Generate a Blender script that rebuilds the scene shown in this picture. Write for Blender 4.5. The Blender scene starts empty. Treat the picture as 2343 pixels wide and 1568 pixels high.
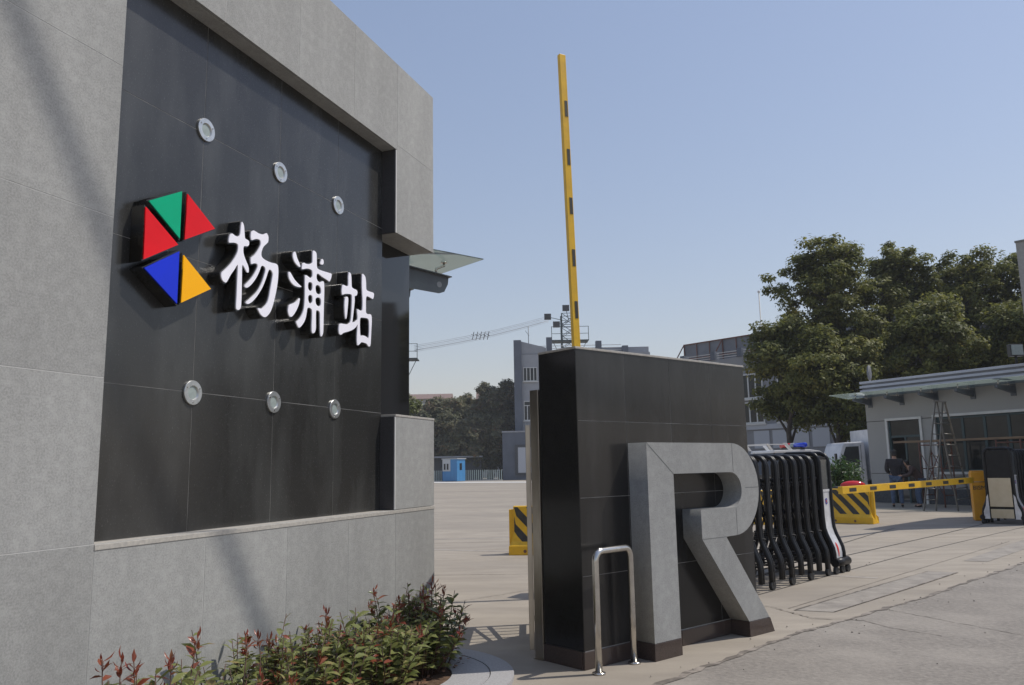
import bpy, math, random
import numpy as np
from mathutils import Vector, Matrix
random.seed(7); rng = np.random.default_rng(7)
R_ = math.radians
SC = bpy.context.scene; COL = SC.collection

# ---------------------------------------------------------------- camera
PITCH, ROLL, FPX = R_(8.8618), R_(-1.0436), 1829.6      # focal length in units of a 2342 px wide picture
PW, PH = 2342.0, 1568.0
CAM = np.array([0, 0, 1.6])
_F = np.array([0, math.cos(PITCH), math.sin(PITCH)]); _ri = np.array([1.0, 0, 0]); _u = np.cross(_ri, _F)
_R = math.cos(ROLL)*_ri + math.sin(ROLL)*_u; _U = -math.sin(ROLL)*_ri + math.cos(ROLL)*_u
cd = bpy.data.cameras.new('camera'); cam = bpy.data.objects.new('camera', cd); COL.objects.link(cam)
cd.sensor_width = 36; cd.sensor_fit = 'HORIZONTAL'; cd.lens = 36*FPX/PW; cd.clip_end = 3000; cd.clip_start = 0.05
cam.matrix_world = Matrix(((_R[0], _U[0], -_F[0], 0), (_R[1], _U[1], -_F[1], 0), (_R[2], _U[2], -_F[2], 1.6), (0, 0, 0, 1)))
SC.camera = cam
# ---------------------------------------------------------------- sky and sun
SUN_AZ, SUN_EL = 80.0, 55.0
SUN = Vector((math.cos(R_(SUN_EL))*math.sin(R_(SUN_AZ)), math.cos(R_(SUN_EL))*math.cos(R_(SUN_AZ)), math.sin(R_(SUN_EL))))
w = bpy.data.worlds.new('World'); SC.world = w; w.use_nodes = True
nt = w.node_tree; nt.nodes.clear()
sky = nt.nodes.new('ShaderNodeTexSky'); sky.sky_type = 'NISHITA'; sky.sun_disc = False
sky.sun_elevation = R_(SUN_EL); sky.sun_rotation = R_(SUN_AZ); sky.air_density = 1.6; sky.dust_density = 0.6; sky.ozone_density = 3.0; sky.altitude = 0
hs = nt.nodes.new('ShaderNodeHueSaturation'); hs.inputs['Saturation'].default_value = 1.0
bg = nt.nodes.new('ShaderNodeBackground'); bg.inputs['Strength'].default_value = 0.145
wo = nt.nodes.new('ShaderNodeOutputWorld')
nt.links.new(sky.outputs[0], hs.inputs['Color']); tn = nt.nodes.new('ShaderNodeMix'); tn.data_type = 'RGBA'; tn.blend_type = 'MULTIPLY'; tn.inputs[0].default_value = 1.0; tn.inputs[7].default_value = (1.31, 1.235, 1.35, 1)
gm = nt.nodes.new('ShaderNodeGamma'); gm.inputs[1].default_value = 0.70; nt.links.new(hs.outputs[0], gm.inputs[0]); nt.links.new(gm.outputs[0], tn.inputs[6]); nt.links.new(tn.outputs[2], bg.inputs[0]); nt.links.new(bg.outputs[0], wo.inputs[0])
sl = bpy.data.lights.new('sun', 'SUN'); sl.energy = 3.4; sl.angle = R_(0.55); sl.color = (1.0, 0.95, 0.87)
so = bpy.data.objects.new('sun', sl); COL.objects.link(so); so.rotation_euler = SUN.to_track_quat('Z', 'Y').to_euler(); so.location = (20, 5, 40)
SC.view_settings.view_transform = 'Standard'; SC.view_settings.look = 'None'; SC.view_settings.gamma = 1; SC.view_settings.exposure = 0.0
SC.render.engine = 'CYCLES'; SC.cycles.max_bounces = 6; SC.cycles.transparent_max_bounces = 8; SC.cycles.use_denoising = True
SC.render.resolution_x = 1024; SC.render.resolution_y = 685

# ---------------------------------------------------------------- helpers: places
def ray(x, y): return _F*FPX + _R*(x-PW/2) - _U*(y-PH/2)
def G(x, y, z=0.0):
    d = ray(x, y); return CAM + d*(z-1.6)/d[2]
def at(x, y, D):
    d = ray(x, y); return CAM + d*D/d[1]
class Frame:                       # a vertical plane: x runs along it, y goes away behind it, z up
    def __init__(s, o, yaw):
        s.o = np.array([o[0], o[1], 0.0]); s.yaw = yaw; a = R_(yaw)
        s.d = np.array([math.sin(a), math.cos(a), 0]); s.n = np.array([math.cos(a), -math.sin(a), 0])
    def on(s, x, y, off=0.0):      # off > 0 is in front of the plane
        d = ray(x, y); o = s.o + s.n*off; q = CAM + d*((o-CAM)@s.n)/(d@s.n) - s.o
        return float(q@s.d), float(q[2])
    def world(s, x, y, z): return tuple(s.o + s.d*x - s.n*y + np.array([0, 0, z]))
    def empty(s, name, **k):
        e = empty(name, (s.o[0], s.o[1], 0), math.pi/2 - R_(s.yaw)); tag(e, **k); return e
def tag(o, label=None, cat=None, group=None, kind=None):
    if label: o['label'] = label
    if cat: o['category'] = cat
    if group: o['group'] = group
    if kind: o['kind'] = kind
    return o
def empty(name, loc, rz=0.0):
    o = bpy.data.objects.new(name, None); COL.objects.link(o); o.location = loc; o.rotation_euler = (0, 0, rz); o.empty_display_size = 0.2
    return o
def copy_tree(o, parent=None):
    c = o.copy(); COL.objects.link(c); c.parent = parent
    for ch in [x for x in COL.objects if x.parent == o]: copy_tree(ch, c)
    return c

# ---------------------------------------------------------------- helpers: materials
def mat(name, c, rough=0.6, metal=0.0, c2=None, scale=8.0, detail=4, lo=0.35, hi=0.65, bump=0.0, bscale=60.0, spec=0.5, coords='Object', stretch=None, c3=None, scale3=1.0, f3=0.5, rvar=0.0, coat=0.0, trans=0.0, alpha=1.0, ivar=0.0):
    m = bpy.data.materials.new(name); m.use_nodes = True; n = m.node_tree.nodes; L = m.node_tree.links
    b = n['Principled BSDF']; b.inputs['Roughness'].default_value = rough; b.inputs['Metallic'].default_value = metal
    b.inputs['Specular IOR Level'].default_value = spec; b.inputs['Coat Weight'].default_value = coat
    b.inputs['Transmission Weight'].default_value = trans; b.inputs['Alpha'].default_value = alpha
    b.inputs['Base Color'].default_value = (*c, 1)
    if c2 or bump or rvar or c3:
        tc = n.new('ShaderNodeTexCoord'); src = tc.outputs[coords]
        if stretch:
            mp = n.new('ShaderNodeMapping'); mp.inputs['Scale'].default_value = stretch; L.new(src, mp.inputs[0]); src = mp.outputs[0]
    def noise(sc, det=detail):
        t = n.new('ShaderNodeTexNoise'); t.inputs['Scale'].default_value = sc; t.inputs['Detail'].default_value = det; t.inputs['Roughness'].default_value = 0.6; L.new(src, t.inputs[0]); return t
    col = None
    if c2:
        t = noise(scale); r = n.new('ShaderNodeMapRange'); r.inputs[1].default_value = lo; r.inputs[2].default_value = hi; L.new(t.outputs[0], r.inputs[0])
        mx = n.new('ShaderNodeMix'); mx.data_type = 'RGBA'; mx.inputs[6].default_value = (*c, 1); mx.inputs[7].default_value = (*c2, 1)
        L.new(r.outputs[0], mx.inputs[0]); col = mx.outputs[2]
    if c3:
        t = noise(scale3, 5); r = n.new('ShaderNodeMapRange'); r.inputs[1].default_value = 0.45; r.inputs[2].default_value = 0.7; r.inputs[4].default_value = f3; L.new(t.outputs[0], r.inputs[0])
        mx = n.new('ShaderNodeMix'); mx.data_type = 'RGBA'; mx.inputs[6].default_value = (*c, 1); mx.inputs[7].default_value = (*c3, 1)
        if col: L.new(col, mx.inputs[6])
        L.new(r.outputs[0], mx.inputs[0]); col = mx.outputs[2]
    if ivar and col:
        mp2 = n.new('ShaderNodeMapping'); mp2.inputs['Scale'].default_value = (3.3, 3.3, 0.8); L.new(tc.outputs['Object'], mp2.inputs[0]); t2 = n.new('ShaderNodeTexNoise'); t2.inputs['Scale'].default_value = 1.0; t2.inputs['Detail'].default_value = 6; L.new(mp2.outputs[0], t2.inputs[0])
        r2 = n.new('ShaderNodeMapRange'); r2.inputs[1].default_value = 0.3; r2.inputs[2].default_value = 0.75; r2.inputs[3].default_value = 0.90; r2.inputs[4].default_value = 1.07; L.new(t2.outputs[0], r2.inputs[0])
        m2 = n.new('ShaderNodeMix'); m2.data_type = 'RGBA'; m2.blend_type = 'MULTIPLY'; m2.inputs[0].default_value = 1.0; L.new(col, m2.inputs[6]); L.new(r2.outputs[0], m2.inputs[7]); col = m2.outputs[2]
        g = n.new('ShaderNodeNewGeometry'); r = n.new('ShaderNodeMapRange'); r.inputs[3].default_value = 1-ivar; r.inputs[4].default_value = 1+ivar; L.new(g.outputs['Random Per Island'], r.inputs[0])
        mx = n.new('ShaderNodeMix'); mx.data_type = 'RGBA'; mx.blend_type = 'MULTIPLY'; mx.inputs[0].default_value = 1.0; L.new(col, mx.inputs[6]); L.new(r.outputs[0], mx.inputs[7]); col = mx.outputs[2]
    if col: L.new(col, b.inputs['Base Color'])
    if rvar:
        t = noise(scale*0.5); r = n.new('ShaderNodeMapRange'); r.inputs[1].default_value = 0.3; r.inputs[2].default_value = 0.7; r.inputs[3].default_value = max(0, rough-rvar); r.inputs[4].default_value = rough+rvar
        L.new(t.outputs[0], r.inputs[0]); L.new(r.outputs[0], b.inputs['Roughness'])
    if bump:
        t = noise(bscale); bp = n.new('ShaderNodeBump'); bp.inputs['Strength'].default_value = bump; bp.inputs['Distance'].default_value = 0.01
        L.new(t.outputs[0], bp.inputs['Height']); L.new(bp.outputs[0], b.inputs['Normal'])
    return m
def leafmat(name, a, b_, c_=None, rough=0.45, tr=0.25, nscale=0.35):
    m = bpy.data.materials.new(name); m.use_nodes = True; n = m.node_tree.nodes; L = m.node_tree.links
    p = n['Principled BSDF']; p.inputs['Roughness'].default_value = rough; p.inputs['Specular IOR Level'].default_value = 0.4
    g = n.new('ShaderNodeNewGeometry'); cr = n.new('ShaderNodeValToRGB'); e = cr.color_ramp
    e.elements[0].color = (*a, 1); e.elements[1].color = (*b_, 1); e.elements[1].position = 0.75
    if c_: x = e.elements.new(1.0); x.color = (*c_, 1)
    tc = n.new('ShaderNodeTexCoord'); t = n.new('ShaderNodeTexNoise'); t.inputs['Scale'].default_value = nscale; L.new(tc.outputs['Object'], t.inputs[0])
    ma = n.new('ShaderNodeMath'); ma.operation = 'MULTIPLY_ADD'; ma.inputs[1].default_value = 0.55; L.new(g.outputs['Random Per Island'], ma.inputs[0])
    r = n.new('ShaderNodeMapRange'); r.inputs[1].default_value = 0.35; r.inputs[2].default_value = 0.7; r.inputs[4].default_value = 0.5; L.new(t.outputs[0], r.inputs[0]); L.new(r.outputs[0], ma.inputs[2])
    L.new(ma.outputs[0], cr.inputs[0]); L.new(cr.outputs[0], p.inputs['Base Color'])
    tl = n.new('ShaderNodeBsdfTranslucent'); L.new(cr.outputs[0], tl.inputs[0]); mx = n.new('ShaderNodeMixShader'); mx.inputs[0].default_value = tr
    L.new(p.outputs[0], mx.inputs[1]); L.new(tl.outputs[0], mx.inputs[2]); L.new(mx.outputs[0], n['Material Output'].inputs[0])
    return m
def glassmat(name, tint, f=0.5, rough=0.03):
    m = bpy.data.materials.new(name); m.use_nodes = True; n = m.node_tree.nodes; L = m.node_tree.links; n.remove(n['Principled BSDF'])
    tr = n.new('ShaderNodeBsdfTransparent'); tr.inputs[0].default_value = (*tint, 1); gl = n.new('ShaderNodeBsdfGlossy'); gl.inputs['Roughness'].default_value = rough
    df = n.new('ShaderNodeBsdfTranslucent'); df.inputs[0].default_value = (0.62, 0.70, 0.67, 1); fr = n.new('ShaderNodeFresnel'); fr.inputs[0].default_value = 1.5
    m1 = n.new('ShaderNodeMixShader'); m1.inputs[0].default_value = f; L.new(tr.outputs[0], m1.inputs[1]); L.new(df.outputs[0], m1.inputs[2])
    m2 = n.new('ShaderNodeMixShader'); L.new(fr.outputs[0], m2.inputs[0]); L.new(m1.outputs[0], m2.inputs[1]); L.new(gl.outputs[0], m2.inputs[2]); L.new(m2.outputs[0], n['Material Output'].inputs[0])
    return m
M = dict(
 stone=mat('flamed_grey_granite', (0.265, 0.264, 0.254), 0.8, c2=(0.36, 0.358, 0.343), scale=95, detail=10, lo=0.36, hi=0.62, bump=0.25, bscale=260, spec=0.25, c3=(0.42, 0.418, 0.40), scale3=16, f3=0.5, ivar=0.06),
 ledge=mat('ledge_granite', (0.46, 0.43, 0.38), 0.75, c2=(0.36, 0.34, 0.31), scale=40, bump=0.2, spec=0.3),
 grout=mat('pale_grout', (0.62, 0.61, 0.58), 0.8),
 grout_mid=mat('grey_grout', (0.20, 0.20, 0.19), 0.8), grout_b=mat('dusty_grout', (0.42, 0.41, 0.38), 0.8, c2=(0.16, 0.155, 0.15), scale=3),
 black=mat('honed_black_granite', (0.022, 0.022, 0.021), 0.22, c2=(0.034, 0.033, 0.031), scale=200, spec=0.6, c3=(0.072, 0.073, 0.070), scale3=2.0, f3=0.55, rvar=0.08, stretch=(1.6, 1, 0.45), ivar=0.12),
 black2=mat('dark_brown_black_granite', (0.016, 0.015, 0.0142), 0.2, c2=(0.027, 0.0255, 0.024), scale=200, spec=0.42, c3=(0.043, 0.042, 0.041), scale3=2.2, f3=0.6, rvar=0.06, stretch=(1.6, 1, 0.5), ivar=0.3),
 lining=mat('dark_speckled_lining', (0.03, 0.029, 0.031), 0.4, c2=(0.075, 0.072, 0.074), scale=220),
 pol=mat('polished_black_granite', (0.009, 0.009, 0.010), 0.05, c2=(0.018, 0.018, 0.018), scale=200, spec=0.6),
 pol2=mat('semi_polished_black_granite', (0.010, 0.010, 0.010), 0.2, c2=(0.02, 0.02, 0.019), scale=200, spec=0.45, rvar=0.06, c3=(0.03, 0.028, 0.025), scale3=1.6, f3=0.4),
 brown=mat('polished_brown_granite', (0.045, 0.034, 0.030), 0.18, c2=(0.085, 0.062, 0.054), scale=160, spec=0.5),
 steel=mat('stainless_steel', (0.62, 0.60, 0.56), 0.22, 1.0, c2=(0.50, 0.48, 0.45), scale=12, rvar=0.06),
 steel_dull=mat('brushed_steel', (0.50, 0.46, 0.40), 0.36, 1.0, c2=(0.36, 0.32, 0.27), scale=5, rvar=0.1, stretch=(1, 1, 0.3)),
 chrome=mat('cast_metal_rim', (0.66, 0.66, 0.64), 0.33, 0.85, c2=(0.5, 0.5, 0.48), scale=30, rvar=0.08),
 frost=mat('frosted_lens', (0.34, 0.39, 0.37), 0.3, c2=(0.26, 0.30, 0.285), scale=20),
 white_face=mat('white_acrylic', (0.90, 0.88, 0.94), 0.25, c2=(0.86, 0.84, 0.9), scale=3),
 letter_side=mat('black_letter_metal', (0.014, 0.014, 0.013), 0.18, c2=(0.03, 0.028, 0.024), scale=14, spec=0.6, rvar=0.08),
 e_green=mat('green_acrylic', (0.001, 0.40, 0.20), 0.12, c2=(0.001, 0.37, 0.18), scale=3, spec=0.2), e_red=mat('red_acrylic', (0.78, 0.008, 0.014), 0.12, c2=(0.70, 0.008, 0.013), scale=3, spec=0.2),
 e_blue=mat('blue_acrylic', (0.008, 0.03, 0.62), 0.1, c2=(0.008, 0.028, 0.54), scale=3, spec=0.25), e_yel=mat('yellow_acrylic', (1.0, 0.46, 0.0), 0.12, c2=(0.95, 0.43, 0.0), scale=3, spec=0.2),
 concrete=mat('apron_concrete', (0.38, 0.333, 0.272), 0.85, c2=(0.30, 0.262, 0.215), scale=2.6, detail=12, bump=0.3, bscale=45, spec=0.2, c3=(0.245, 0.218, 0.186), scale3=0.28, f3=0.75, stretch=(0.35, 1.0, 1)),
 road=mat('worn_road', (0.285, 0.258, 0.225), 0.9, c2=(0.205, 0.185, 0.163), scale=22.0, detail=10, bump=0.6, bscale=28, spec=0.15, c3=(0.36, 0.325, 0.282), scale3=0.9, f3=0.7),
 kerb=mat('kerb_granite', (0.42, 0.41, 0.40), 0.8, c2=(0.32, 0.31, 0.31), scale=60, bump=0.3, spec=0.25),
 soil=mat('dry_soil', (0.17, 0.11, 0.075), 0.95, c2=(0.07, 0.045, 0.03), scale=18, bump=1.0, bscale=30, spec=0.1),
 tyre=mat('tyre_rubber_trace', (0.27, 0.24, 0.205), 0.8, c2=(0.345, 0.305, 0.258), scale=3, lo=0.4, hi=0.55),
 groove=mat('steel_track', (0.10, 0.09, 0.08), 0.6, 0.4, c2=(0.05, 0.045, 0.04), scale=5),
 patch=mat('patched_concrete', (0.225, 0.20, 0.172), 0.85, c2=(0.33, 0.295, 0.25), scale=3.5, detail=7, bump=0.3, bscale=30),
 crackm=mat('crack_dirt', (0.14, 0.12, 0.10), 0.95, c2=(0.3, 0.26, 0.22), scale=6, lo=0.45, hi=0.6),
 yellow=mat('yellow_paint', (0.80, 0.47, 0.012), 0.4, c2=(0.70, 0.40, 0.015), scale=4, c3=(0.45, 0.27, 0.03), scale3=9, f3=0.25),
 yel_dark=mat('cabinet_orange_yellow', (0.78, 0.36, 0.008), 0.4, c2=(0.7, 0.31, 0.01), scale=5),
 stripe=mat('black_stripe_paint', (0.022, 0.022, 0.022), 0.5, c2=(0.05, 0.045, 0.03), scale=9),
 blackmetal=mat('black_enamel_tube', (0.008, 0.008, 0.009), 0.38, c2=(0.014, 0.014, 0.015), scale=8, spec=0.3),
 rubber=mat('black_rubber', (0.02, 0.02, 0.02), 0.6), silver=mat('silver_painted_sheet', (0.72, 0.72, 0.73), 0.35, 0.25, c2=(0.52, 0.52, 0.53), scale=5),
 cream=mat('cream_panel', (0.62, 0.52, 0.36), 0.45, c2=(0.54, 0.44, 0.28), scale=2.5), redp=mat('red_mark_paint', (0.62, 0.02, 0.015), 0.4, c2=(0.5, 0.02, 0.015), scale=5),
 bluep=mat('blue_mark_paint', (0.03, 0.05, 0.35), 0.4), darkglass=mat('dark_smoked_glass', (0.035, 0.04, 0.04), 0.08, c2=(0.05, 0.055, 0.055), scale=2, spec=0.6),
 bluelens=mat('blue_beacon_lens', (0.01, 0.05, 0.55), 0.08, spec=0.8), redlens=mat('red_beacon_lens', (0.55, 0.008, 0.008), 0.08, spec=0.8),
 carwhite=mat('white_car_paint', (0.74, 0.74, 0.72), 0.2, c2=(0.70, 0.70, 0.69), scale=2, coat=0.6), truckwhite=mat('white_truck_paint', (0.78, 0.78, 0.79), 0.35, c2=(0.58, 0.59, 0.61), scale=2),
 wall_gh=mat('grey_render_wall', (0.36, 0.355, 0.34), 0.85, c2=(0.33, 0.325, 0.31), scale=30, bump=0.1, c3=(0.30, 0.30, 0.29), scale3=0.7, f3=0.4), wall_base=mat('dark_brick_base', (0.09, 0.095, 0.10), 0.8, c2=(0.05, 0.055, 0.06), scale=20),
 fascia=mat('pale_metal_fascia', (0.55, 0.56, 0.60), 0.4, c2=(0.5, 0.51, 0.55), scale=2), frame_w=mat('pale_metal_frame', (0.62, 0.62, 0.60), 0.4, c2=(0.55, 0.55, 0.53), scale=4),
 teal=mat('teal_window_frame', (0.025, 0.06, 0.068), 0.4, c2=(0.02, 0.05, 0.055), scale=4), winglass=mat('dark_window_glass', (0.012, 0.015, 0.015), 0.05, c2=(0.03, 0.034, 0.032), scale=1.2, spec=0.32),
 steelgrey=mat('grey_painted_steel', (0.10, 0.115, 0.13), 0.45, c2=(0.08, 0.09, 0.105), scale=5),
 glass=glassmat('canopy_glass', (0.86, 0.93, 0.91), 0.5), bluepanel=mat('blue_cabin_panel', (0.06, 0.25, 0.52), 0.5, c2=(0.05, 0.21, 0.45), scale=1.5, stretch=(5, 5, 0.3)),
 cabwhite=mat('cabin_white_panel', (0.5, 0.52, 0.53), 0.5), wall_b1=mat('pale_grey_render', (0.33, 0.34, 0.36), 0.85, c2=(0.28, 0.29, 0.31), scale=0.6), wall_b1d=mat('slate_blue_render', (0.12, 0.135, 0.165), 0.85, c2=(0.10, 0.115, 0.14), scale=0.8),
 wall_b2=mat('mid_grey_render', (0.27, 0.27, 0.275), 0.85, c2=(0.22, 0.23, 0.25), scale=0.5), rust=mat('rusty_steel_frame', (0.20, 0.085, 0.06), 0.8, c2=(0.14, 0.07, 0.05), scale=3), hoard=mat('grey_hoarding_sheet', (0.20, 0.21, 0.23), 0.7, c2=(0.16, 0.165, 0.18), scale=0.8),
 shutter=mat('pale_shutter', (0.44, 0.46, 0.49), 0.6, c2=(0.44, 0.46, 0.5), scale=2), bark=mat('tree_bark', (0.085, 0.065, 0.05), 0.9, c2=(0.05, 0.04, 0.03), scale=8, bump=0.5, bscale=20),
 towergreen=mat('dark_green_lattice_steel', (0.035, 0.06, 0.06), 0.6, c2=(0.03, 0.045, 0.045), scale=2), cable=mat('pale_cable', (0.42, 0.44, 0.47), 0.6), alu=mat('ladder_aluminium', (0.22, 0.21, 0.19), 0.45, 0.5, c2=(0.15, 0.14, 0.12), scale=5),
 plank=mat('wooden_plank', (0.27, 0.19, 0.12), 0.85, c2=(0.17, 0.12, 0.08), scale=6, stretch=(0.3, 3, 3)), skin=mat('skin', (0.42, 0.25, 0.17), 0.55), hair=mat('black_hair', (0.012, 0.010, 0.009), 0.5),
 jacket=mat('dark_jacket_cloth', (0.035, 0.03, 0.035), 0.85, c2=(0.02, 0.018, 0.02), scale=20), jeans=mat('blue_jeans_cloth', (0.10, 0.15, 0.23), 0.85, c2=(0.07, 0.1, 0.17), scale=15), shoe=mat('dark_shoe', (0.02, 0.018, 0.015), 0.5),
 shirt=mat('brown_shirt_cloth', (0.085, 0.055, 0.05), 0.85, c2=(0.06, 0.04, 0.035), scale=15), roofred=mat('faded_brown_tile', (0.25, 0.17, 0.14), 0.8, c2=(0.19, 0.13, 0.11), scale=3), housew=mat('pale_house_wall', (0.5, 0.5, 0.49), 0.85, c2=(0.42, 0.42, 0.41), scale=1), farkerb=mat('pale_kerb_paint', (0.62, 0.6, 0.56), 0.8),
 camphor=leafmat('camphor_leaves', (0.065, 0.085, 0.02), (0.235, 0.235, 0.06), (0.44, 0.36, 0.10), 0.6, 0.45),
 redtree=leafmat('reddish_tree_leaves', (0.09, 0.115, 0.065), (0.21, 0.19, 0.10), (0.33, 0.18, 0.12), 0.6, 0.4, nscale=0.5), lighttree=leafmat('light_green_leaves', (0.05, 0.075, 0.015), (0.13, 0.15, 0.035), (0.2, 0.19, 0.06), 0.5),
 photinia=leafmat('photinia_green_leaves', (0.08, 0.105, 0.03), (0.26, 0.28, 0.095), (0.38, 0.24, 0.13), 0.32, 0.3, 6), phred=leafmat('photinia_red_leaves', (0.20, 0.035, 0.022), (0.27, 0.085, 0.045), (0.30, 0.17, 0.08), 0.28, 0.25, 6),
 twig=mat('reddish_twig', (0.12, 0.055, 0.04), 0.7, c2=(0.07, 0.05, 0.035), scale=30), litter=leafmat('dry_leaf_litter', (0.16, 0.07, 0.045), (0.30, 0.17, 0.10), (0.38, 0.24, 0.15), 0.8, 0.1, 6),
 bush=leafmat('bush_leaves', (0.02, 0.05, 0.01), (0.08, 0.15, 0.03), (0.26, 0.32, 0.12), 0.35, 0.25, 2), tank=mat('dark_plastic', (0.03, 0.03, 0.03), 0.4),
)

# ---------------------------------------------------------------- helpers: meshes
class MB:
    def __init__(s): s.v = []; s.f = []; s.m = []; s.sm = []
    def add(s, vs, fs, mi=0, sm=False):
        b = len(s.v); s.v += [tuple(map(float, q)) for q in vs]; s.f += [tuple(b+i for i in f) for f in fs]; s.m += [mi]*len(fs); s.sm += [sm]*len(fs); return s
    def box(s, x0, x1, y0, y1, z0, z1, mi=0):
        return s.add([(x0, y0, z0), (x1, y0, z0), (x1, y1, z0), (x0, y1, z0), (x0, y0, z1), (x1, y0, z1), (x1, y1, z1), (x0, y1, z1)],
                     [(0, 3, 2, 1), (4, 5, 6, 7), (0, 1, 5, 4), (1, 2, 6, 5), (2, 3, 7, 6), (3, 0, 4, 7)], mi)
    def prism(s, poly, y0, y1, mi=0):          # poly in (x,z) extruded along y
        n = len(poly); return s.add([(x, y0, z) for x, z in poly]+[(x, y1, z) for x, z in poly], [tuple(range(n)), tuple(range(2*n-1, n-1, -1))]+[((i+1) % n, i, n+i, n+(i+1) % n) for i in range(n)], mi)
    def prismx(s, poly, x0, x1, mi=0):         # poly in (y,z) extruded along x
        n = len(poly); return s.add([(x0, y, z) for y, z in poly]+[(x1, y, z) for y, z in poly], [tuple(range(n-1, -1, -1)), tuple(range(n, 2*n))]+[(i, (i+1) % n, n+(i+1) % n, n+i) for i in range(n)], mi)
    def tube(s, pts, r, n=8, mi=0, cap=True, sm=True):
        pts = [Vector(p) for p in pts]; rr = r if isinstance(r, (list, tuple)) else [r]*len(pts); vs = []; prev = None
        for i, p in enumerate(pts):
            t = (pts[min(i+1, len(pts)-1)]-pts[max(i-1, 0)]).normalized()
            if prev is None:
                a = Vector((0, 0, 1)) if abs(t.z) < 0.9 else Vector((1, 0, 0)); u = t.cross(a).normalized()
            else: u = (prev - t*prev.dot(t)).normalized()
            prev = u; v = t.cross(u)
            for k in range(n):
                an = 2*math.pi*k/n; vs.append(p + (u*math.cos(an)+v*math.sin(an))*rr[i])
        fs = [(i*n+k, i*n+(k+1) % n, (i+1)*n+(k+1) % n, (i+1)*n+k) for i in range(len(pts)-1) for k in range(n)]
        s.add(vs, fs, mi, sm)
        if cap: b = len(s.v)-len(vs); s.f += [tuple(b+k for k in range(n-1, -1, -1)), tuple(b+(len(pts)-1)*n+k for k in range(n))]; s.m += [mi]*2; s.sm += [False]*2
        return s
    def bar(s, p, q, w, h, mi=0, up=(0, 0, 1)):
        p = Vector(p); q = Vector(q); t = (q-p).normalized(); upv = Vector(up)
        if abs(t.dot(upv)) > 0.95: upv = Vector((1, 0, 0))
        u = t.cross(upv).normalized(); v = u.cross(t).normalized(); vs = []
        for c in (p, q):
            for a, b in ((-1, -1), (1, -1), (1, 1), (-1, 1)): vs.append(c+u*a*w/2+v*b*h/2)
        return s.add(vs, [(0, 1, 2, 3), (7, 6, 5, 4), (1, 0, 4, 5), (2, 1, 5, 6), (3, 2, 6, 7), (0, 3, 7, 4)], mi)
    def ball(s, c, rx, ry, rz, n=12, mi=0, zmin=-1.0):
        vs = []; k = n//2
        for i in range(k+1):
            th = math.pi*i/k; zc = max(math.cos(th), zmin)
            for j in range(n): ph = 2*math.pi*j/n; vs.append((c[0]+rx*math.sin(th)*math.cos(ph), c[1]+ry*math.sin(th)*math.sin(ph), c[2]+rz*zc))
        return s.add(vs, [(i*n+j, (i+1)*n+j, (i+1)*n+(j+1) % n, i*n+(j+1) % n) for i in range(k) for j in range(n)], mi, True)
    def build(s, name, mats, parent=None, bevel=0.0, merge=False):
        me = bpy.data.meshes.new(name); me.from_pydata(s.v, [], s.f); me.polygons.foreach_set('material_index', s.m); me.polygons.foreach_set('use_smooth', s.sm)
        for m in (mats if isinstance(mats, (list, tuple)) else [mats]): me.materials.append(m if not isinstance(m, str) else M[m])
        me.validate(); me.update(); o = bpy.data.objects.new(name, me); COL.objects.link(o)
        if parent: o.parent = parent
        if bevel: b = o.modifiers.new('bevel', 'BEVEL'); b.width = bevel; b.segments = 2; b.limit_method = 'ANGLE'
        return o
def smooth(pts, k=4):
    n = len(pts); out = []
    for i in range(n):
        p0, p1, p2, p3 = (np.array(pts[(i+j-1) % n], float) for j in range(4))
        for t in np.arange(k)/k: out.append(0.5*((2*p1)+(-p0+p2)*t+(2*p0-5*p1+4*p2-p3)*t*t+(-p0+3*p1-3*p2+p3)*t**3))
    return [tuple(p) for p in out]
def plate(name, loops, y_front, depth, m, parent, offset=0.0, bevel=0.0):   # loops in local (x,z); outline with holes, given real thickness
    cu = bpy.data.curves.new(name, 'CURVE'); cu.dimensions = '2D'; cu.fill_mode = 'BOTH'; cu.extrude = depth/2; cu.offset = offset; cu.bevel_depth = bevel; cu.bevel_resolution = 1
    for lp in loops:
        sp = cu.splines.new('POLY'); sp.points.add(len(lp)-1); sp.use_cyclic_u = True
        for i, (x, z) in enumerate(lp): sp.points[i].co = (x, z, 0, 1)
    tmp = bpy.data.objects.new('tmp', cu); COL.objects.link(tmp); dg = bpy.context.evaluated_depsgraph_get()
    me = bpy.data.meshes.new_from_object(tmp.evaluated_get(dg)); bpy.data.objects.remove(tmp); bpy.data.curves.remove(cu)
    me.transform(Matrix.Translation((0, y_front+depth/2+bevel, 0)) @ Matrix.Rotation(math.pi/2, 4, 'X')); me.name = name; me.materials.clear(); me.materials.append(M[m])
    o = bpy.data.objects.new(name, me); COL.objects.link(o); o.parent = parent; return o
def text_mesh(name, body, size, m, parent, loc, rot, extr=0.002):
    cu = bpy.data.curves.new(name, 'FONT'); cu.body = body; cu.size = size; cu.extrude = extr; cu.align_x = 'CENTER'
    tmp = bpy.data.objects.new('tmp', cu); COL.objects.link(tmp); dg = bpy.context.evaluated_depsgraph_get()
    me = bpy.data.meshes.new_from_object(tmp.evaluated_get(dg)); bpy.data.objects.remove(tmp)
    me.materials.clear(); me.materials.append(M[m]); o = bpy.data.objects.new(name, me); COL.objects.link(o); o.parent = parent; o.location = loc; o.rotation_euler = rot; return o
def sheet(name, pts, z, m, kind='structure'):
    o = MB().add([(x, y, z) for x, y in pts], [tuple(range(len(pts)))]).build(name, m); tag(o, kind=kind)
    if o.data.polygons[0].normal.z < 0: o.data.flip_normals()
    return o

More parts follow.
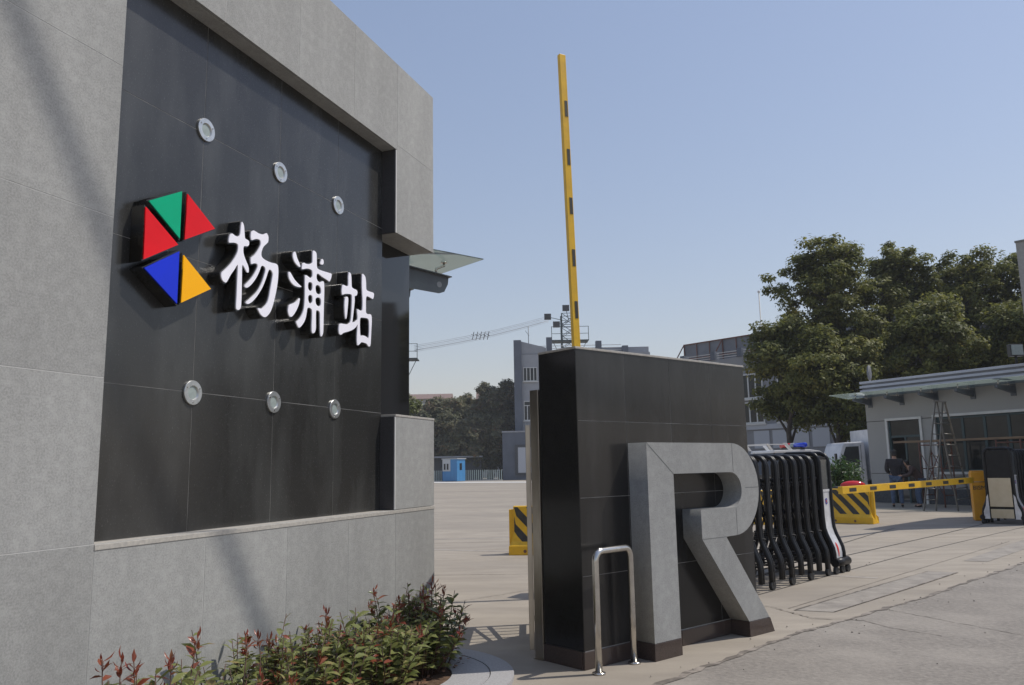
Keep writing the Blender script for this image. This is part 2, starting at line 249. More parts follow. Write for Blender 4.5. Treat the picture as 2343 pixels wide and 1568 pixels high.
# ---------------------------------------------------------------- ground
sheet('ground', [(-900, -300), (900, -300), (900, 1500), (-900, 1500)], 0.0, 'concrete')
edge = [(-3.2, 1.5), (-1.0, 4.15), (0.3, 5.5), (1.05, 6.19), (1.66, 6.85), (2.11, 7.33), (2.61, 7.85), (3.1, 8.28), (3.49, 8.57), (4.15, 9.19), (4.65, 9.61), (5.53, 10.47), (6.58, 11.5), (7.79, 12.66), (13, 17.8), (45, 50)]
ej = []
for (a, b) in zip(edge, edge[1:]):
    k = max(2, int(math.hypot(b[0]-a[0], b[1]-a[1])/0.12)) if a[1] < 18 else 4
    for i in range(k): t = i/k; j = random.uniform(-0.018, 0.018); ej.append((a[0]+(b[0]-a[0])*t+j, a[1]+(b[1]-a[1])*t-j))
sheet('road', ej+[(80, 50), (80, -30), (-20, -30), (-12, -8)], 0.006, 'road')
def ribbon(name, pts, wd, z, m, jit=0.0):
    L = []; R = []
    for i, p in enumerate(pts):
        a = pts[max(i-1, 0)]; b = pts[min(i+1, len(pts)-1)]; t = np.array([b[0]-a[0], b[1]-a[1]], float); t /= np.linalg.norm(t); nn = np.array([-t[1], t[0]]); ww = wd*(1+random.uniform(-jit, jit)) if jit else wd
        L.append((p[0]+nn[0]*ww/2, p[1]+nn[1]*ww/2)); R.append((p[0]-nn[0]*ww/2, p[1]-nn[1]*ww/2))
    n = len(pts); o = MB().add([(x, y, z) for x, y in L+R], [(n+i, n+i+1, i+1, i) for i in range(n-1)]).build(name, m); tag(o, kind='structure'); return o
ribbon('road_edge_joint', [p for p in ej if p[1] > 5.2 and p[1] < 20], 0.05, 0.011, 'crackm', 0.6)
ribbon('track', [(1.2, 8.35), (2.98, 10.19), (6.81, 14.23), (11.9, 19.19), (20, 27.5)], 0.02, 0.004, 'groove')
ribbon('track', [(0.9, 9.3), (5.67, 14.14), (9.41, 17.96), (11.7, 20.43), (19, 28)], 0.035, 0.004, 'groove')
ribbon('track', [(5.2, 14.8), (6.36, 16.09), (8.17, 18.49), (9.0, 19.5)], 0.03, 0.004, 'groove')
sheet('concrete_strip', [(3.03, 9.08), (5.96, 11.97), (6.3, 11.8), (3.4, 8.93)], 0.004, 'patch')
ribbon('crack', [(3.03, 9.08), (4.5, 10.55), (5.96, 11.97), (6.3, 11.8), (5.0, 10.5), (3.4, 8.93)], 0.018, 0.008, 'crackm', 0.5)
sheet('concrete_strip', [(7.1, 13.1), (9.98, 16.2), (10.3, 15.9), (7.4, 12.95)], 0.004, 'patch')
def crackline(pts, wd, z=0.009):
    out = []
    for a, b in zip(pts, pts[1:]):
        k = max(3, int(math.hypot(b[0]-a[0], b[1]-a[1])/0.05))
        for i in range(k): t = i/k; out.append((a[0]+(b[0]-a[0])*t+random.uniform(-.012, .012), a[1]+(b[1]-a[1])*t+random.uniform(-.012, .012)))
    ribbon('crack', out, wd, z, 'crackm', 0.7)
crackline([(2.6, 9.5), (2.84, 9.33), (3.05, 8.61), (3.49, 8.43), (3.62, 8.0), (3.9, 7.6)], 0.014)
crackline([(-0.9, 9.9), (0.2, 10.9), (1.8, 12.6)], 0.010); crackline([(-3, 15), (2, 14.2), (4, 13.9)], 0.012); crackline([(-6, 22), (1, 20.5)], 0.015)
crackline([(4.0, 9.0), (4.6, 7.6), (6.6, 5.9)], 0.008); crackline([(1.9, 7.8), (2.5, 8.2), (2.55, 8.6)], 0.006)
for pts_, wd_ in [([(-20, 13.0), (4, 12.4)], .014), ([(-30, 18.6), (5.2, 17.6)], .018), ([(-40, 30), (8, 28.5)], .03), ([(-50, 48), (14, 46)], .05), ([(-3.2, 9.0), (-6, 40)], .02), ([(1.6, 12.5), (1.0, 60)], .02), ([(3.0, 9.2), (9.6, 16.0)], .012)]:
    ribbon('slab_joint', [tuple(np.array(pts_[0])*(1-t)+np.array(pts_[1])*t) for t in np.linspace(0, 1, 12)], wd_, 0.0035, 'crackm', 0.3)
def arcmark(cx, cy, r, a0, a1, wd_): ribbon('tyre_mark', [(cx+r*math.cos(R_(a)), cy+r*0.8*math.sin(R_(a))) for a in np.linspace(a0, a1, 30)], wd_, 0.0025, 'tyre', 0.15)
for k, (cx, cy, r, a0, a1) in enumerate([(-6, 34, 13, -60, 60), (-6.4, 34.5, 13.4, -55, 62), (2, 42, 16, 150, 260), (-2, 26, 9, -100, 20), (4, 24, 11, 150, 250), (3, 55, 22, 170, 250), (-8, 60, 20, -60, 40), (9, 16, 7, 160, 235)]): arcmark(cx, cy, r, a0, a1, 0.16)
sheet('far_kerb', [tuple(G(960, 1106)[:2]), tuple(G(1235, 1105)[:2]), tuple(G(1235, 1102.5)[:2]), tuple(G(960, 1103.5)[:2])], 0.03, 'farkerb')
rg = np.random.default_rng(3); gb = MB()
for _ in range(520):
    k = rg.integers(0, len(ej)-1); p = np.array(ej[k]); off = rg.normal()*0.25 if rg.random() < 0.6 else rg.uniform(-2.0, 3.5); x, y = p[0]+off*0.7, p[1]-off*0.7
    if y < 4.5 or y > 20: continue
    sz = rg.uniform(0.003, 0.010); gb.ball((x, y, 0.008+sz*0.4), sz*rg.uniform(.8, 1.5), sz*rg.uniform(.8, 1.5), sz*0.7, 6)
tag(gb.build('grit', 'patch'), 'loose grit scattered along the road edge', 'grit', kind='stuff')
# ---------------------------------------------------------------- the sign wall
WA = Frame(G(994, 1455), 20.42)
wall = WA.empty('sign_wall', label='tall grey granite wall with large recessed black stone panel on the left', cat='wall')
Z1, ZT = 1.24, 5.54
def panels(mb, xs, zs, y0, y1, g=0.005, mi=0):
    for a, b in zip(xs, xs[1:]):
        for c, d in zip(zs, zs[1:]): mb.box(a+g/2, b-g/2, y0, y1, c+g/2, d-g/2, mi)
mb = MB()
cols = [-8.96, -8.14, -7.32, -6.5, -5.68, -4.86, -4.04]
panels(mb, cols[:4]+[-5.27, -4.04], [0, Z1, 2.12, 3.02, 3.92, 4.82, ZT], 0, 0.03)
panels(mb, [-4.04, -3.21, -2.38, -1.57, -0.79, 0], [0, Z1], 0, 0.03)
panels(mb, [-4.04, -3.21, -2.38, -1.57, -0.79], [4.65, ZT], 0, 0.03)
panels(mb, [-0.79, 0], [3.82, 4.70, ZT], 0, 0.03); panels(mb, [-0.79, 0], [Z1, 2.08], 0, 0.03)
mb.box(-8.96, -4.043, 0.0018, 0.7, 0, ZT-0.003, 1); mb.box(-4.04, -0.002, 0.0018, 0.7, 0, Z1-0.036, 1)
mb.box(-4.04, -0.002, 0.0018, 0.7, 4.653, ZT-0.003, 1); mb.box(-0.786, -0.003, 0.031, 0.28, 3.823, 4.649, 0); mb.box(-0.786, -0.003, 0.031, 0.28, Z1, 2.076, 0); mb.box(-4.03, -0.003, 0.031, 0.28, 4.6505, 4.6525, 0)
mb.build('stone_frame', ['stone', 'grout'], wall)
MB().box(-4.04, -0.0, -0.004, 0.28, Z1-0.034, Z1-0.003).box(-0.80, 0.003, -0.004, 0.29, 2.079, 2.10).build('ledge_slab', 'ledge', wall, bevel=0.003)
mb = MB(); panels(mb, [-4.04, -3.21, -2.385, -1.575, -0.80], [Z1-0.002, 2.115, 2.985, 3.875, 4.65], 0.15, 0.17, 0.004); mb.box(-4.04, -0.80, 0.1515, 0.69, Z1-0.002, 4.65, 1)
mb.build('black_panel', ['black', 'grout_b'], wall)
MB().box(-0.798, -0.004, 0.279, 0.69, Z1, 4.65).build('polished_edge', 'pol', wall, bevel=0.002)
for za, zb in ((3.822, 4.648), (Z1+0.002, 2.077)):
    ln = MB().box(-0.812, -0.789, 0.010, 0.149, za, zb).build('reveal_lining', 'lining', wall); MB().box(-0.806, -0.791, 0.0, 0.0095, za, zb).build('sunlit_edge_strip', 'grout', ln)  # pale strip paints in the sun caught on the lining's front edge
lampl = {(0, 0): 'upper left of the three round steel lamps above the wall lettering', (0, 1): 'upper middle of the three round steel lamps above the wall lettering', (0, 2): 'upper right of the three round steel lamps above the wall lettering',
         (1, 0): 'lower left of the three round steel lamps under the wall lettering', (1, 1): 'lower middle of the three round steel lamps under the wall lettering', (1, 2): 'lower right of the three round steel lamps under the wall lettering'}
def lamp_ring(e):
    r = MB(); n = 40; prof = [(0.079, 0.0), (0.079, -0.012), (0.077, -0.014), (0.047, -0.014), (0.041, -0.006), (0.041, 0.0)]
    vs = [(math.cos(2*math.pi*i/n)*a, y, math.sin(2*math.pi*i/n)*a) for a, y in prof for i in range(n)]
    r.add(vs, [(k*n+i, k*n+(i+1) % n, (k+1)*n+(i+1) % n, (k+1)*n+i) for k in range(len(prof)-1) for i in range(n)], 0, False)
    ro = r.build('rim', 'chrome', e)
    l = MB(); l.tube([(0, 0, 0), (0, -0.005, 0)], 0.041, 32); l.build('lens', 'frost', e)
    for a in (0.5, 2.6, 4.7): s = MB(); s.tube([(0.062*math.cos(a), -0.012, 0.062*math.sin(a)), (0.062*math.cos(a), -0.018, 0.062*math.sin(a))], 0.005, 8); s.build('screw', 'steel', ro)
proto = None
for (r_, c_), (x, z) in {(0, 0): (-3.20, 3.90), (0, 1): (-2.385, 3.885), (0, 2): (-1.575, 3.87), (1, 0): (-3.22, 2.11), (1, 1): (-2.39, 2.107), (1, 2): (-1.58, 2.105)}.items():
    if proto is None: proto = e = empty('wall_lamp', (0, 0, 0), math.pi/2-R_(WA.yaw)); lamp_ring(e)
    else: e = copy_tree(proto)
    e.location = WA.world(x, 0.149, z); tag(e, lampl[(r_, c_)], 'lamp', 'round steel lamps on the black panel')
# lettering and emblem: boxes with real depth standing 0.10 m off the black panel
def traced(ox, oy, sc, pts, off): return [WA.on((ox+x/sc)*0.605, (oy+y/sc)*0.605, off) for x, y in pts]
T = {}
T['yang'] = ((800, 800, 3.732), [[(425,150),(440,165),(455,210),(462,300),(470,380),(500,400),(525,425),(525,470),(505,492),(470,490),(450,500),(445,560),(455,620),(480,690),(510,760),(522,820),(515,865),(490,850),(465,800),(440,762),(428,775),(425,900),(422,1100),(418,1250),(410,1350),(385,1388),(355,1385),(342,1350),(350,1200),(358,1000),(368,770),(350,770),(320,820),(270,890),(215,990),(190,1002),(155,975),(135,920),(140,865),(200,810),(270,735),(330,645),(365,560),(372,480),(345,450),(300,440),(245,440),(240,400),(250,350),(275,315),(300,320),(330,345),(370,355),(395,335),(405,280),(412,200)],
 [(560,290),(590,270),(620,285),(660,310),(710,325),(745,320),(770,308),(790,330),(800,370),(795,430),(770,460),(730,500),(705,560),(700,620),(720,660),(770,695),(840,725),(890,735),(925,755),(937,800),(938,900),(925,1030),(900,1170),(860,1330),(820,1430),(770,1485),(735,1490),(695,1460),(665,1410),(652,1368),(700,1372),(740,1345),(780,1290),(805,1210),(825,1100),(850,960),(860,880),(840,835),(815,822),(795,850),(770,930),(720,1060),(650,1180),(580,1265),(520,1305),(490,1300),(485,1280),(560,1215),(640,1130),(700,1020),(740,900),(758,820),(745,785),(720,768),(695,780),(670,850),(620,950),(550,1040),(500,1075),(472,1070),(465,1045),(520,990),(590,900),(640,800),(645,755),(625,735),(590,735),(560,742),(550,700),(555,655),(600,620),(650,550),(685,480),(690,440),(680,405),(640,390),(600,395),(565,405),(552,370),(552,320)]])
T['pu'] = ((1040, 900, 3.92), [[(290,205),(305,225),(325,300),(355,370),(372,420),(360,432),(320,400),(285,350),(265,290),(262,250),(275,220)], [(215,505),(240,540),(280,610),(330,670),(380,715),(385,728),(350,730),(290,710),(240,665),(205,600),(195,540),(200,515)],
 [(360,895),(362,930),(345,1000),(310,1080),(265,1150),(230,1172),(205,1150),(190,1090),(195,1030),(220,990),(280,965),(330,930)], [(690,315),(710,325),(718,360),(712,390),(690,398),(665,380),(678,345)],
 [(570,190),(595,205),(612,240),(615,330),(618,430),(640,465),(700,490),(780,515),(832,535),(830,590),(815,630),(800,648),(770,625),(700,580),(650,540),(625,530),(612,560),(615,610),(635,645),(665,660),(700,645),(722,665),(726,800),(720,1000),(716,1200),(712,1380),(700,1440),(682,1462),(668,1430),(664,1300),(662,1130),(650,1090),(625,1075),(605,1090),(602,1200),(602,1330),(590,1390),(565,1415),(543,1395),(540,1300),(545,1180),(545,1080),(525,1045),(495,1035),(475,1050),(465,1110),(450,1190),(420,1260),(375,1320),(345,1328),(325,1290),(312,1245),(350,1215),(395,1140),(425,1040),(437,900),(440,750),(440,640),(442,570),(460,555),(490,575),(520,598),(545,580),(553,530),(545,485),(510,462),(460,455),(400,465),(396,430),(405,390),(425,370),(455,385),(500,390),(540,380),(553,340),(553,260),(556,210)],
 [(490,670),(515,655),(545,670),(552,710),(548,760),(530,792),(500,775),(485,730)], [(600,715),(630,700),(665,725),(680,780),(672,830),(640,838),(610,815),(598,770)], [(490,865),(515,845),(545,860),(553,900),(548,950),(525,975),(500,960),(488,915)], [(600,900),(630,883),(665,895),(680,940),(672,1000),(645,1018),(612,995),(597,950)]])
T['zhan'] = ((1240, 1000, 4.61), [[(370,140),(395,170),(405,240),(408,340),(415,400),(450,430),(495,450),(510,490),(498,540),(475,550),(460,560),(462,620),(455,720),(440,850),(425,980),(425,1012),(470,1000),(508,965),(512,900),(505,830),(515,785),(535,795),(570,812),(592,800),(600,740),(600,600),(590,400),(590,250),(598,170),(625,185),(650,230),(660,320),(662,400),(672,450),(720,475),(790,500),(797,550),(780,605),(740,585),(690,560),(665,570),(658,640),(658,760),(660,840),(690,870),(730,870),(755,900),(760,1000),(752,1150),(745,1300),(738,1400),(720,1435),(695,1420),(670,1385),(620,1365),(575,1362),(550,1390),(520,1412),(505,1380),(502,1250),(510,1120),(512,1050),(480,1100),(420,1145),(340,1175),(270,1195),(225,1228),(195,1210),(185,1150),(190,1080),(215,1035),(270,1040),(330,1045),(375,1025),(395,960),(405,850),(412,720),(415,580),(405,530),(350,515),(290,518),(250,530),(238,490),(240,420),(258,360),(290,370),(325,385),(350,370),(353,300),(352,220),(360,160)],
 [(560,940),(600,930),(670,940),(705,965),(715,1050),(715,1180),(705,1285),(680,1275),(640,1250),(590,1240),(565,1250),(555,1150),(553,1030)], [(325,565),(345,580),(350,640),(340,760),(328,880),(315,950),(300,930),(290,850),(285,740),(288,640),(300,580)]])
LAB = dict(yang='white brush-style Chinese character 杨 with black sides, beside the coloured emblem', pu='white brush-style Chinese character 浦 with black sides, middle of three', zhan='white brush-style Chinese character 站 with black sides, last and nearest the wall end')
for k, ((ox, oy, sc), loops) in T.items():
    lp = [smooth(traced(ox, oy, sc, l, -0.046), 3) for l in loops]
    cx = float(np.mean([p[0] for p in lp[0]])); e = WA.empty('sign_character', label=LAB[k], cat='letter', group='white characters on the black panel')
    plate('letter_body', lp, 0.054, 0.095, 'letter_side', e, offset=0.009); plate('letter_face', lp, 0.044, 0.009, 'white_face', e)
    for c in [x for x in COL.objects if x.parent == e]: c.location = (-cx, 0, -2.5)
    e.location = WA.world(cx, 0, 2.5)
em = WA.empty('emblem', label='round emblem of five coloured triangles in red, green, blue and yellow', cat='emblem')
for nm, mm, pts, lb in [('emblem_triangle', 'e_green', [(385,250),(778,138),(752,700)], 'green triangle'), ('emblem_triangle', 'e_red', [(847,170),(1168,582),(808,712)], 'red triangle on the right'), ('emblem_triangle', 'e_red', [(352,322),(732,772),(320,945)], 'red triangle on the left'),
                    ('emblem_triangle', 'e_blue', [(330,1045),(746,850),(718,1472)], 'blue triangle'), ('emblem_triangle', 'e_yel', [(800,895),(1120,1295),(766,1460)], 'yellow triangle')]:
    tp = traced(440, 680, 3.135, pts, -0.046); b = plate(nm, [tp], 0.054, 0.095, 'letter_side', em, offset=0.007); b['label'] = lb; plate('face_panel', [tp], 0.045, 0.008, mm, b)
for c in [x for x in COL.objects if x.parent == em]: c.location = (3.3, 0, -3.0)
em.location = WA.world(-3.3, 0, 3.0)

# ---------------------------------------------------------------- the black pier wall with the letter R
WB = Frame(G(1338, 1534), 49.69)
pier = WB.empty('pier_wall', label='low black granite gate pier wall behind the big grey letter', cat='wall')
LW, HW, TW = 2.43, 2.585, 0.46
mb = MB(); panels(mb, [0.0, 0.60, 1.22, 1.84, LW], [0.14, 0.716, 1.34, 1.975, HW], 0, 0.02, 0.004); mb.box(0.012, LW-0.004, 0.0015, TW-0.004, 0.0, HW-0.01, 1); mb.build('cladding', ['black2', 'grout_b'], pier)
MB().box(-0.004, 0.010, 0.001, TW, 0.14, HW).build('end_slab', 'pol2', pier, bevel=0.002)
MB().box(-0.008, LW+0.004, -0.008, TW+0.004, HW-0.008, HW+0.012).build('coping', 'ledge', pier, bevel=0.003)
mb = MB(); panels(mb, [-0.014, 0.60, 1.22, 1.84, LW+0.01], [0.0, 0.137], -0.012, 0.01, 0.004); mb.box(-0.016, 0.001, 0.012, TW+0.01, 0, 0.137); mb.build('plinth', 'brown', pier, bevel=0.003)
def arc(cx, cz, rx, rz, a0, a1, n): return [(cx+rx*math.cos(R_(a0+(a1-a0)*i/n)), cz+rz*math.sin(R_(a0+(a1-a0)*i/n))) for i in range(n+1)]
rr = WB.empty('stone_letter', label='huge grey granite letter R standing against the black pier wall', cat='letter')
zp = 0.14
outer = [(0.605, zp), (0.63, 1.79)] if False else [(0.61, zp), (0.61, 1.79)]
outer += arc(1.84, 1.362, 0.415, 0.428, 90, -90, 22) + [(1.682, 0.93), (2.30, zp), (1.965, zp), (1.32, 0.93), (1.32, 1.19)]
outer += arc(1.80, 1.354, 0.17, 0.164, -90, 90, 14) + [(0.955, 1.518), (0.955, zp)]
body = plate('letter_body', [outer], -0.21, 0.209, 'stone', rr, bevel=0.0)
MB().box(0.603, 0.96, -0.216, 0.0, 0.0, zp-0.003).build('plinth', 'brown', rr, bevel=0.003); mb = MB(); mb.add([(1.962, -0.216, 0), (2.37, -0.216, 0), (2.37, -0.014, 0), (1.962, -0.014, 0), (1.96, -0.216, zp-0.003), (2.305, -0.216, zp-0.003), (2.305, -0.014, zp-0.003), (1.96, -0.014, zp-0.003)], [(0, 3, 2, 1), (4, 5, 6, 7), (0, 1, 5, 4), (1, 2, 6, 5), (2, 3, 7, 6), (3, 0, 4, 7)])
mb.build('plinth', 'brown', rr, bevel=0.003)
j = MB()
for a, b in [((0.612, 1.788), (0.955, 1.52)), ((1.85, 1.788), (1.85, 1.52)), ((1.86, 1.188), (1.86, 0.936)), ((1.322, 0.932), (1.68, 0.932)), ((2.03, 1.37), (2.25, 1.37))]: j.bar((a[0], -0.2105, a[1]), (b[0], -0.2105, b[1]), 0.003, 0.003)
j.build('joint_line', 'grout_mid', rr)
# ---------------------------------------------------------------- steel hoop
p0 = G(1370, 1543); p1 = G(1452, 1518); hv = (p1-p0); hl = 0.455; yaw = math.degrees(math.atan2(hv[0], hv[1])); HF = Frame(p0, yaw)
hp = HF.empty('hoop_rail', label='shiny stainless steel hoop rail in front of the black pier wall', cat='hoop rail')
pts = [(0, 0, 0.0), (0, 0, 0.4), (0, 0, 0.85)] + [(0.075-0.075*math.cos(R_(t)), 0, 0.85+0.075*math.sin(R_(t))) for t in (15, 30, 45, 60, 75, 90)] + [(hl-0.075+0.075*math.sin(R_(t)), 0, 0.85+0.075*math.cos(R_(t))) for t in (0, 15, 30, 45, 60, 75, 90)] + [(hl, 0, 0.4), (hl, 0, 0)]
MB().tube(pts, 0.0285, 20).build('tube', 'steel', hp)
for x in (0, hl): MB().tube([(x, 0, 0), (x, 0, 0.014), (x, 0, 0.02)], [0.052, 0.052, 0.034], 24).build('base_flange', 'steel', hp)
# ---------------------------------------------------------------- pedestrian gate
GP = Frame(WB.world(0.02, 0.485, 0), 49.69)
gp = GP.empty('gate_post', label='square stainless steel gate post fixed at the end of the black pier', cat='post')
MB().box(-0.04, 0.045, -0.02, 0.085, 0, 2.27).build('post', 'steel_dull', gp, bevel=0.004); MB().box(-0.05, 0.055, -0.022, 0.095, 0, 0.012).build('base_plate', 'steel_dull', gp)
gl = empty('gate_leaf', (0.125, 7.13, 0.0), R_(-0.8)); tag(gl, 'open pedestrian gate leaf of steel bars seen edge on beside the post', 'gate')
MB().box(-0.022, 0.022, 0, 0.05, 0.06, 1.97).box(-0.022, 0.022, 1.42, 1.47, 0.06, 1.97).build('stile', 'steel_dull', gl, bevel=0.003)
MB().box(-0.02, 0.02, 0.05, 1.42, 0.10, 0.15).box(-0.02, 0.02, 0.05, 1.42, 0.86, 0.97).box(-0.02, 0.02, 0.05, 1.42, 1.06, 1.16).box(-0.02, 0.02, 0.05, 1.42, 1.90, 1.94).build('rail', 'steel_dull', gl, bevel=0.003)
mb = MB()
for i in range(9): mb.tube([(0, 0.16+0.143*i, 1.16), (0, 0.16+0.143*i, 1.9)], 0.014, 8); mb.tube([(0, 0.16+0.143*i, 0.15), (0, 0.16+0.143*i, 0.86)], 0.014, 8)
mb.build('bar', 'steel_dull', gl)
MB().bar((0, 0.06, 0.86), (0, 0.72, 0.55), 0.02, 0.04).bar((0, 0.72, 0.55), (0, 1.42, 0.86), 0.02, 0.04).bar((0, 0.06, 0.2), (0, 1.42, 0.62), 0.02, 0.05).build('brace', 'steel_dull', gl)
for z in (0.32, 1.62): MB().tube([(0.045, 0.01, z-0.04), (0.045, 0.01, z+0.04)], 0.018, 12).box(0.02, 0.07, -0.01, 0.02, z-0.02, z+0.02).build('hinge', 'steel_dull', gl)

# ---------------------------------------------------------------- retractable gates
GW, FL = 0.60, 0.13
def leg_path(side):
    s_ = lambda y: y if side == 0 else GW-y
    return [(s_(-FL), 0.10), (s_(-FL), 0.28), (s_(-FL+0.012), 0.36), (s_(-FL+0.045), 0.44), (s_(-0.04), 0.54), (s_(-0.01), 0.64), (s_(0.0), 0.80), (s_(0.0), 1.55)]
def frame_path(H):
    a = leg_path(0); a[-1] = (0, H-0.13); b = leg_path(1); b[-1] = (GW, H-0.13)
    return a + [(0.015, H-0.07), (0.05, H-0.025), (0.11, H), (GW-0.11, H), (GW-0.05, H-0.025), (GW-0.015, H-0.07)] + b[::-1]
def wheel(mb, x, y, r=0.06): mb.tube([(x, y-0.022, r), (x, y+0.022, r)], r, 16); mb.bar((x, y, r), (x, y, 0.22), 0.05, 0.03)
def gate_frame(parent, x, H, casters):
    mb = MB(); pth = frame_path(H); mb.tube([(x-0.022, y, z) for y, z in pth], 0.031, 8); mb.tube([(x+0.022, y, z) for y, z in pth], 0.031, 8)
    for z, yy in ((0.30, -FL), (0.62, -0.08), (0.95, 0.0), (1.30, 0.0)): mb.tube([(x, yy, z), (x, GW-yy, z)], 0.012, 6)
    o = mb.build('gate_frame', 'blackmetal', parent)
    if casters:
        for y in (-FL, GW+FL): c = MB(); wheel(c, x, y); c.build('caster_wheel', 'rubber', o)
    return o
def lattice(parent, xs):
    for y in (0.06, GW-0.06):
        mb = MB(); zz = [(0.42, 1.05), (0.78, 1.42)]
        for a, b in zip(xs, xs[1:]):
            for z0, z1 in ((0.42, 0.92), (0.92, 1.36)):
                mb.bar((a+.04, y, z0), (b-.04, y, z1), 0.010, 0.026); mb.bar((a+.04, y+0.014, z1), (b-.04, y+0.014, z0), 0.010, 0.026)
            for z in (0.16, 0.23, 0.30, 0.38, 0.92, 1.36): mb.bar((a, y, z), (b, y, z), 0.010, 0.016)
        for a in xs:
            for z in (0.42, 0.92, 1.36): mb.ball((a, y-0.01, z), 0.026, 0.03, 0.026, 8)
        mb.build('lattice', 'blackmetal', parent)
def gate_head(parent, x0, x1, H, cream_side):
    """drive unit: silver curved side sheets, dark glass at the top, black edges, wheels"""
    def prof(y_in): return [(-FL+y_in, 0.14), (-FL+y_in, 0.28), (-FL+0.012+y_in, 0.36), (-FL+0.045+y_in, 0.44), (-0.04+y_in, 0.54), (-0.01+y_in, 0.64), (y_in, 0.80), (y_in, 1.16)]
    body_p = prof(0.012); full = body_p + [(0.012, H-0.05), (GW-0.012, H-0.05)] + [(GW-y, z) for y, z in body_p[::-1]]
    MB().prismx(full, x0+0.012, x1-0.012).build('housing', 'blackmetal', parent)
    for side in (0, 1):
        o = MB(); pr = prof(0.0)
        L = [(y if side == 0 else GW-y, z) for y, z in pr]; vs = [(x0+0.035, y, z) for y, z in L]+[(x1-0.035, y, z) for y, z in L]; n = len(L); dy = 0.006 if side == 0 else -0.006
        vs += [(x, y+dy, z) for x, y, z in vs]; f = [(i, i+1, n+i+1, n+i) for i in range(n-1)]+[(2*n+i, 3*n+i, 3*n+i+1, 2*n+i+1) for i in range(n-1)]
        o.add(vs, f, 0, True); sh = o.build('side_sheet', 'silver', parent)
        if side == 0:
            ex = MB(); cx = (x0+x1)/2
            def onp(x, z):
                for (ya, za), (yb, zb) in zip(pr, pr[1:]):
                    if za <= z <= zb: return (x, ya+(yb-ya)*(z-za)/(zb-za)-0.004, z)
                return (x, -FL-0.004, z)
            zs = [0.235, 0.275, 0.31, 0.35, 0.39, 0.43]; ws = [0.008, 0.016, 0.021, 0.026, 0.028, 0.010]
            vs = [onp(cx-w_, z) for z, w_ in zip(zs, ws)]+[onp(cx+w_, z) for z, w_ in zip(zs, ws)]; ex.add(vs, [(i, 6+i, 7+i, i+1) for i in range(5)])
            vs = [onp(cx+0.018*math.cos(a), 0.19+0.022*math.sin(a)) for a in np.linspace(0, 2*math.pi, 13)[:-1]]; ex.add(vs, [tuple(range(12))]); ex.build('warning_mark', 'redp', sh)
            bl = MB()
            for a in np.linspace(0, 2*math.pi, 13)[:-1]: bl.bar((cx+0.028*math.cos(a), -0.003, 1.02+0.034*math.sin(a)), (cx+0.038*math.cos(a), -0.003, 1.02+0.046*math.sin(a)), 0.012, 0.006)
            ringv = [(cx+r*math.cos(a), -0.004, 1.02+r*1.25*math.sin(a)) for r in (0.022, 0.029) for a in np.linspace(0, 2*math.pi, 25)[:-1]]; bl.add(ringv, [(i, 24+i, 24+(i+1) % 24, (i+1) % 24) for i in range(24)])
            bl.build('round_crest', 'bluep', sh); MB().box(cx-0.005, cx+0.005, -0.005, -0.002, 0.998, 1.042).box(cx-0.013, cx+0.013, -0.0055, -0.0025, 1.026, 1.033).build('crest_mark', 'redp', sh)
        MB().box(x0+0.035, x1-0.035, (-0.002 if side == 0 else GW-0.012), (0.012 if side == 0 else GW+0.002), 1.20, H-0.09).build('smoked_window', 'darkglass', parent)
        MB().box(x0+0.03, x1-0.03, (-0.008 if side == 0 else GW-0.01), (0.01 if side == 0 else GW+0.008), 1.16, 1.195).build('trim_strip', 'silver', parent)
    for x in (x0, x1): MB().tube([(x, y, z) for y, z in frame_path(H)], 0.034, 10).build('edge_tube', 'blackmetal', parent)
    if cream_side is not None:
        x = cream_side
        MB().box(x-0.02, x+0.01, 0.05, GW-0.05, 0.42, 1.12).box(x-0.02, x+0.01, 0.05, GW-0.05, 0.14, 0.36).build('cream_panel', 'cream', parent, bevel=0.004)
        for sg in (0, 1):
            q = [(-FL+0.02, 0.12), (-FL+0.02, 0.30), (-FL+0.08, 0.45), (-0.02, 0.66), (0.02, 0.72), (0.02, 0.12)]; q = [(y if sg == 0 else GW-y, z) for y, z in q]
            MB().prismx(q, x-0.018, x+0.01).build('end_cheek', 'silver', parent)
    for y in (-FL-0.02, GW+FL+0.02): MB().tube([(x0-0.05, y, 0.16), (x1+0.08, y, 0.16)], 0.06, 14).build('bumper', 'blackmetal', parent)
    for x in (x0-0.02, (x0+x1)/2+0.03, x1+0.06):
        for y in (-FL-0.02, GW+FL+0.02): c = MB(); wheel(c, x, y, 0.055); c.build('drive_wheel', 'rubber', parent)
GA = Frame((3.25, 10.53), 44.8)
g1 = GA.empty('retractable_gate', label='folded black accordion gate with silver drive unit beside the black pier', cat='gate')
xs = [1.66-0.275*i for i in range(9)]
for i, x in enumerate(xs): gate_frame(g1, x, 1.68, i % 2 == 0)
lattice(g1, [1.86]+xs); gate_head(g1, 1.90, 2.22, 1.72, None)
g1.location = GA.world(0, FL, 0)
GC = Frame(G(2342, 1201), 46)
g2 = GC.empty('retractable_gate', label='black and cream accordion gate unit at the far right by the yellow cabinet', cat='gate')
gate_head(g2, 0.02, 0.36, 1.85, 0.0)
for i in range(7): gate_frame(g2, 0.62+0.275*i, 1.8, i % 2 == 0)
lattice(g2, [0.4]+[0.62+0.275*i for i in range(7)]); g2.location = GC.world(0, FL, 0)

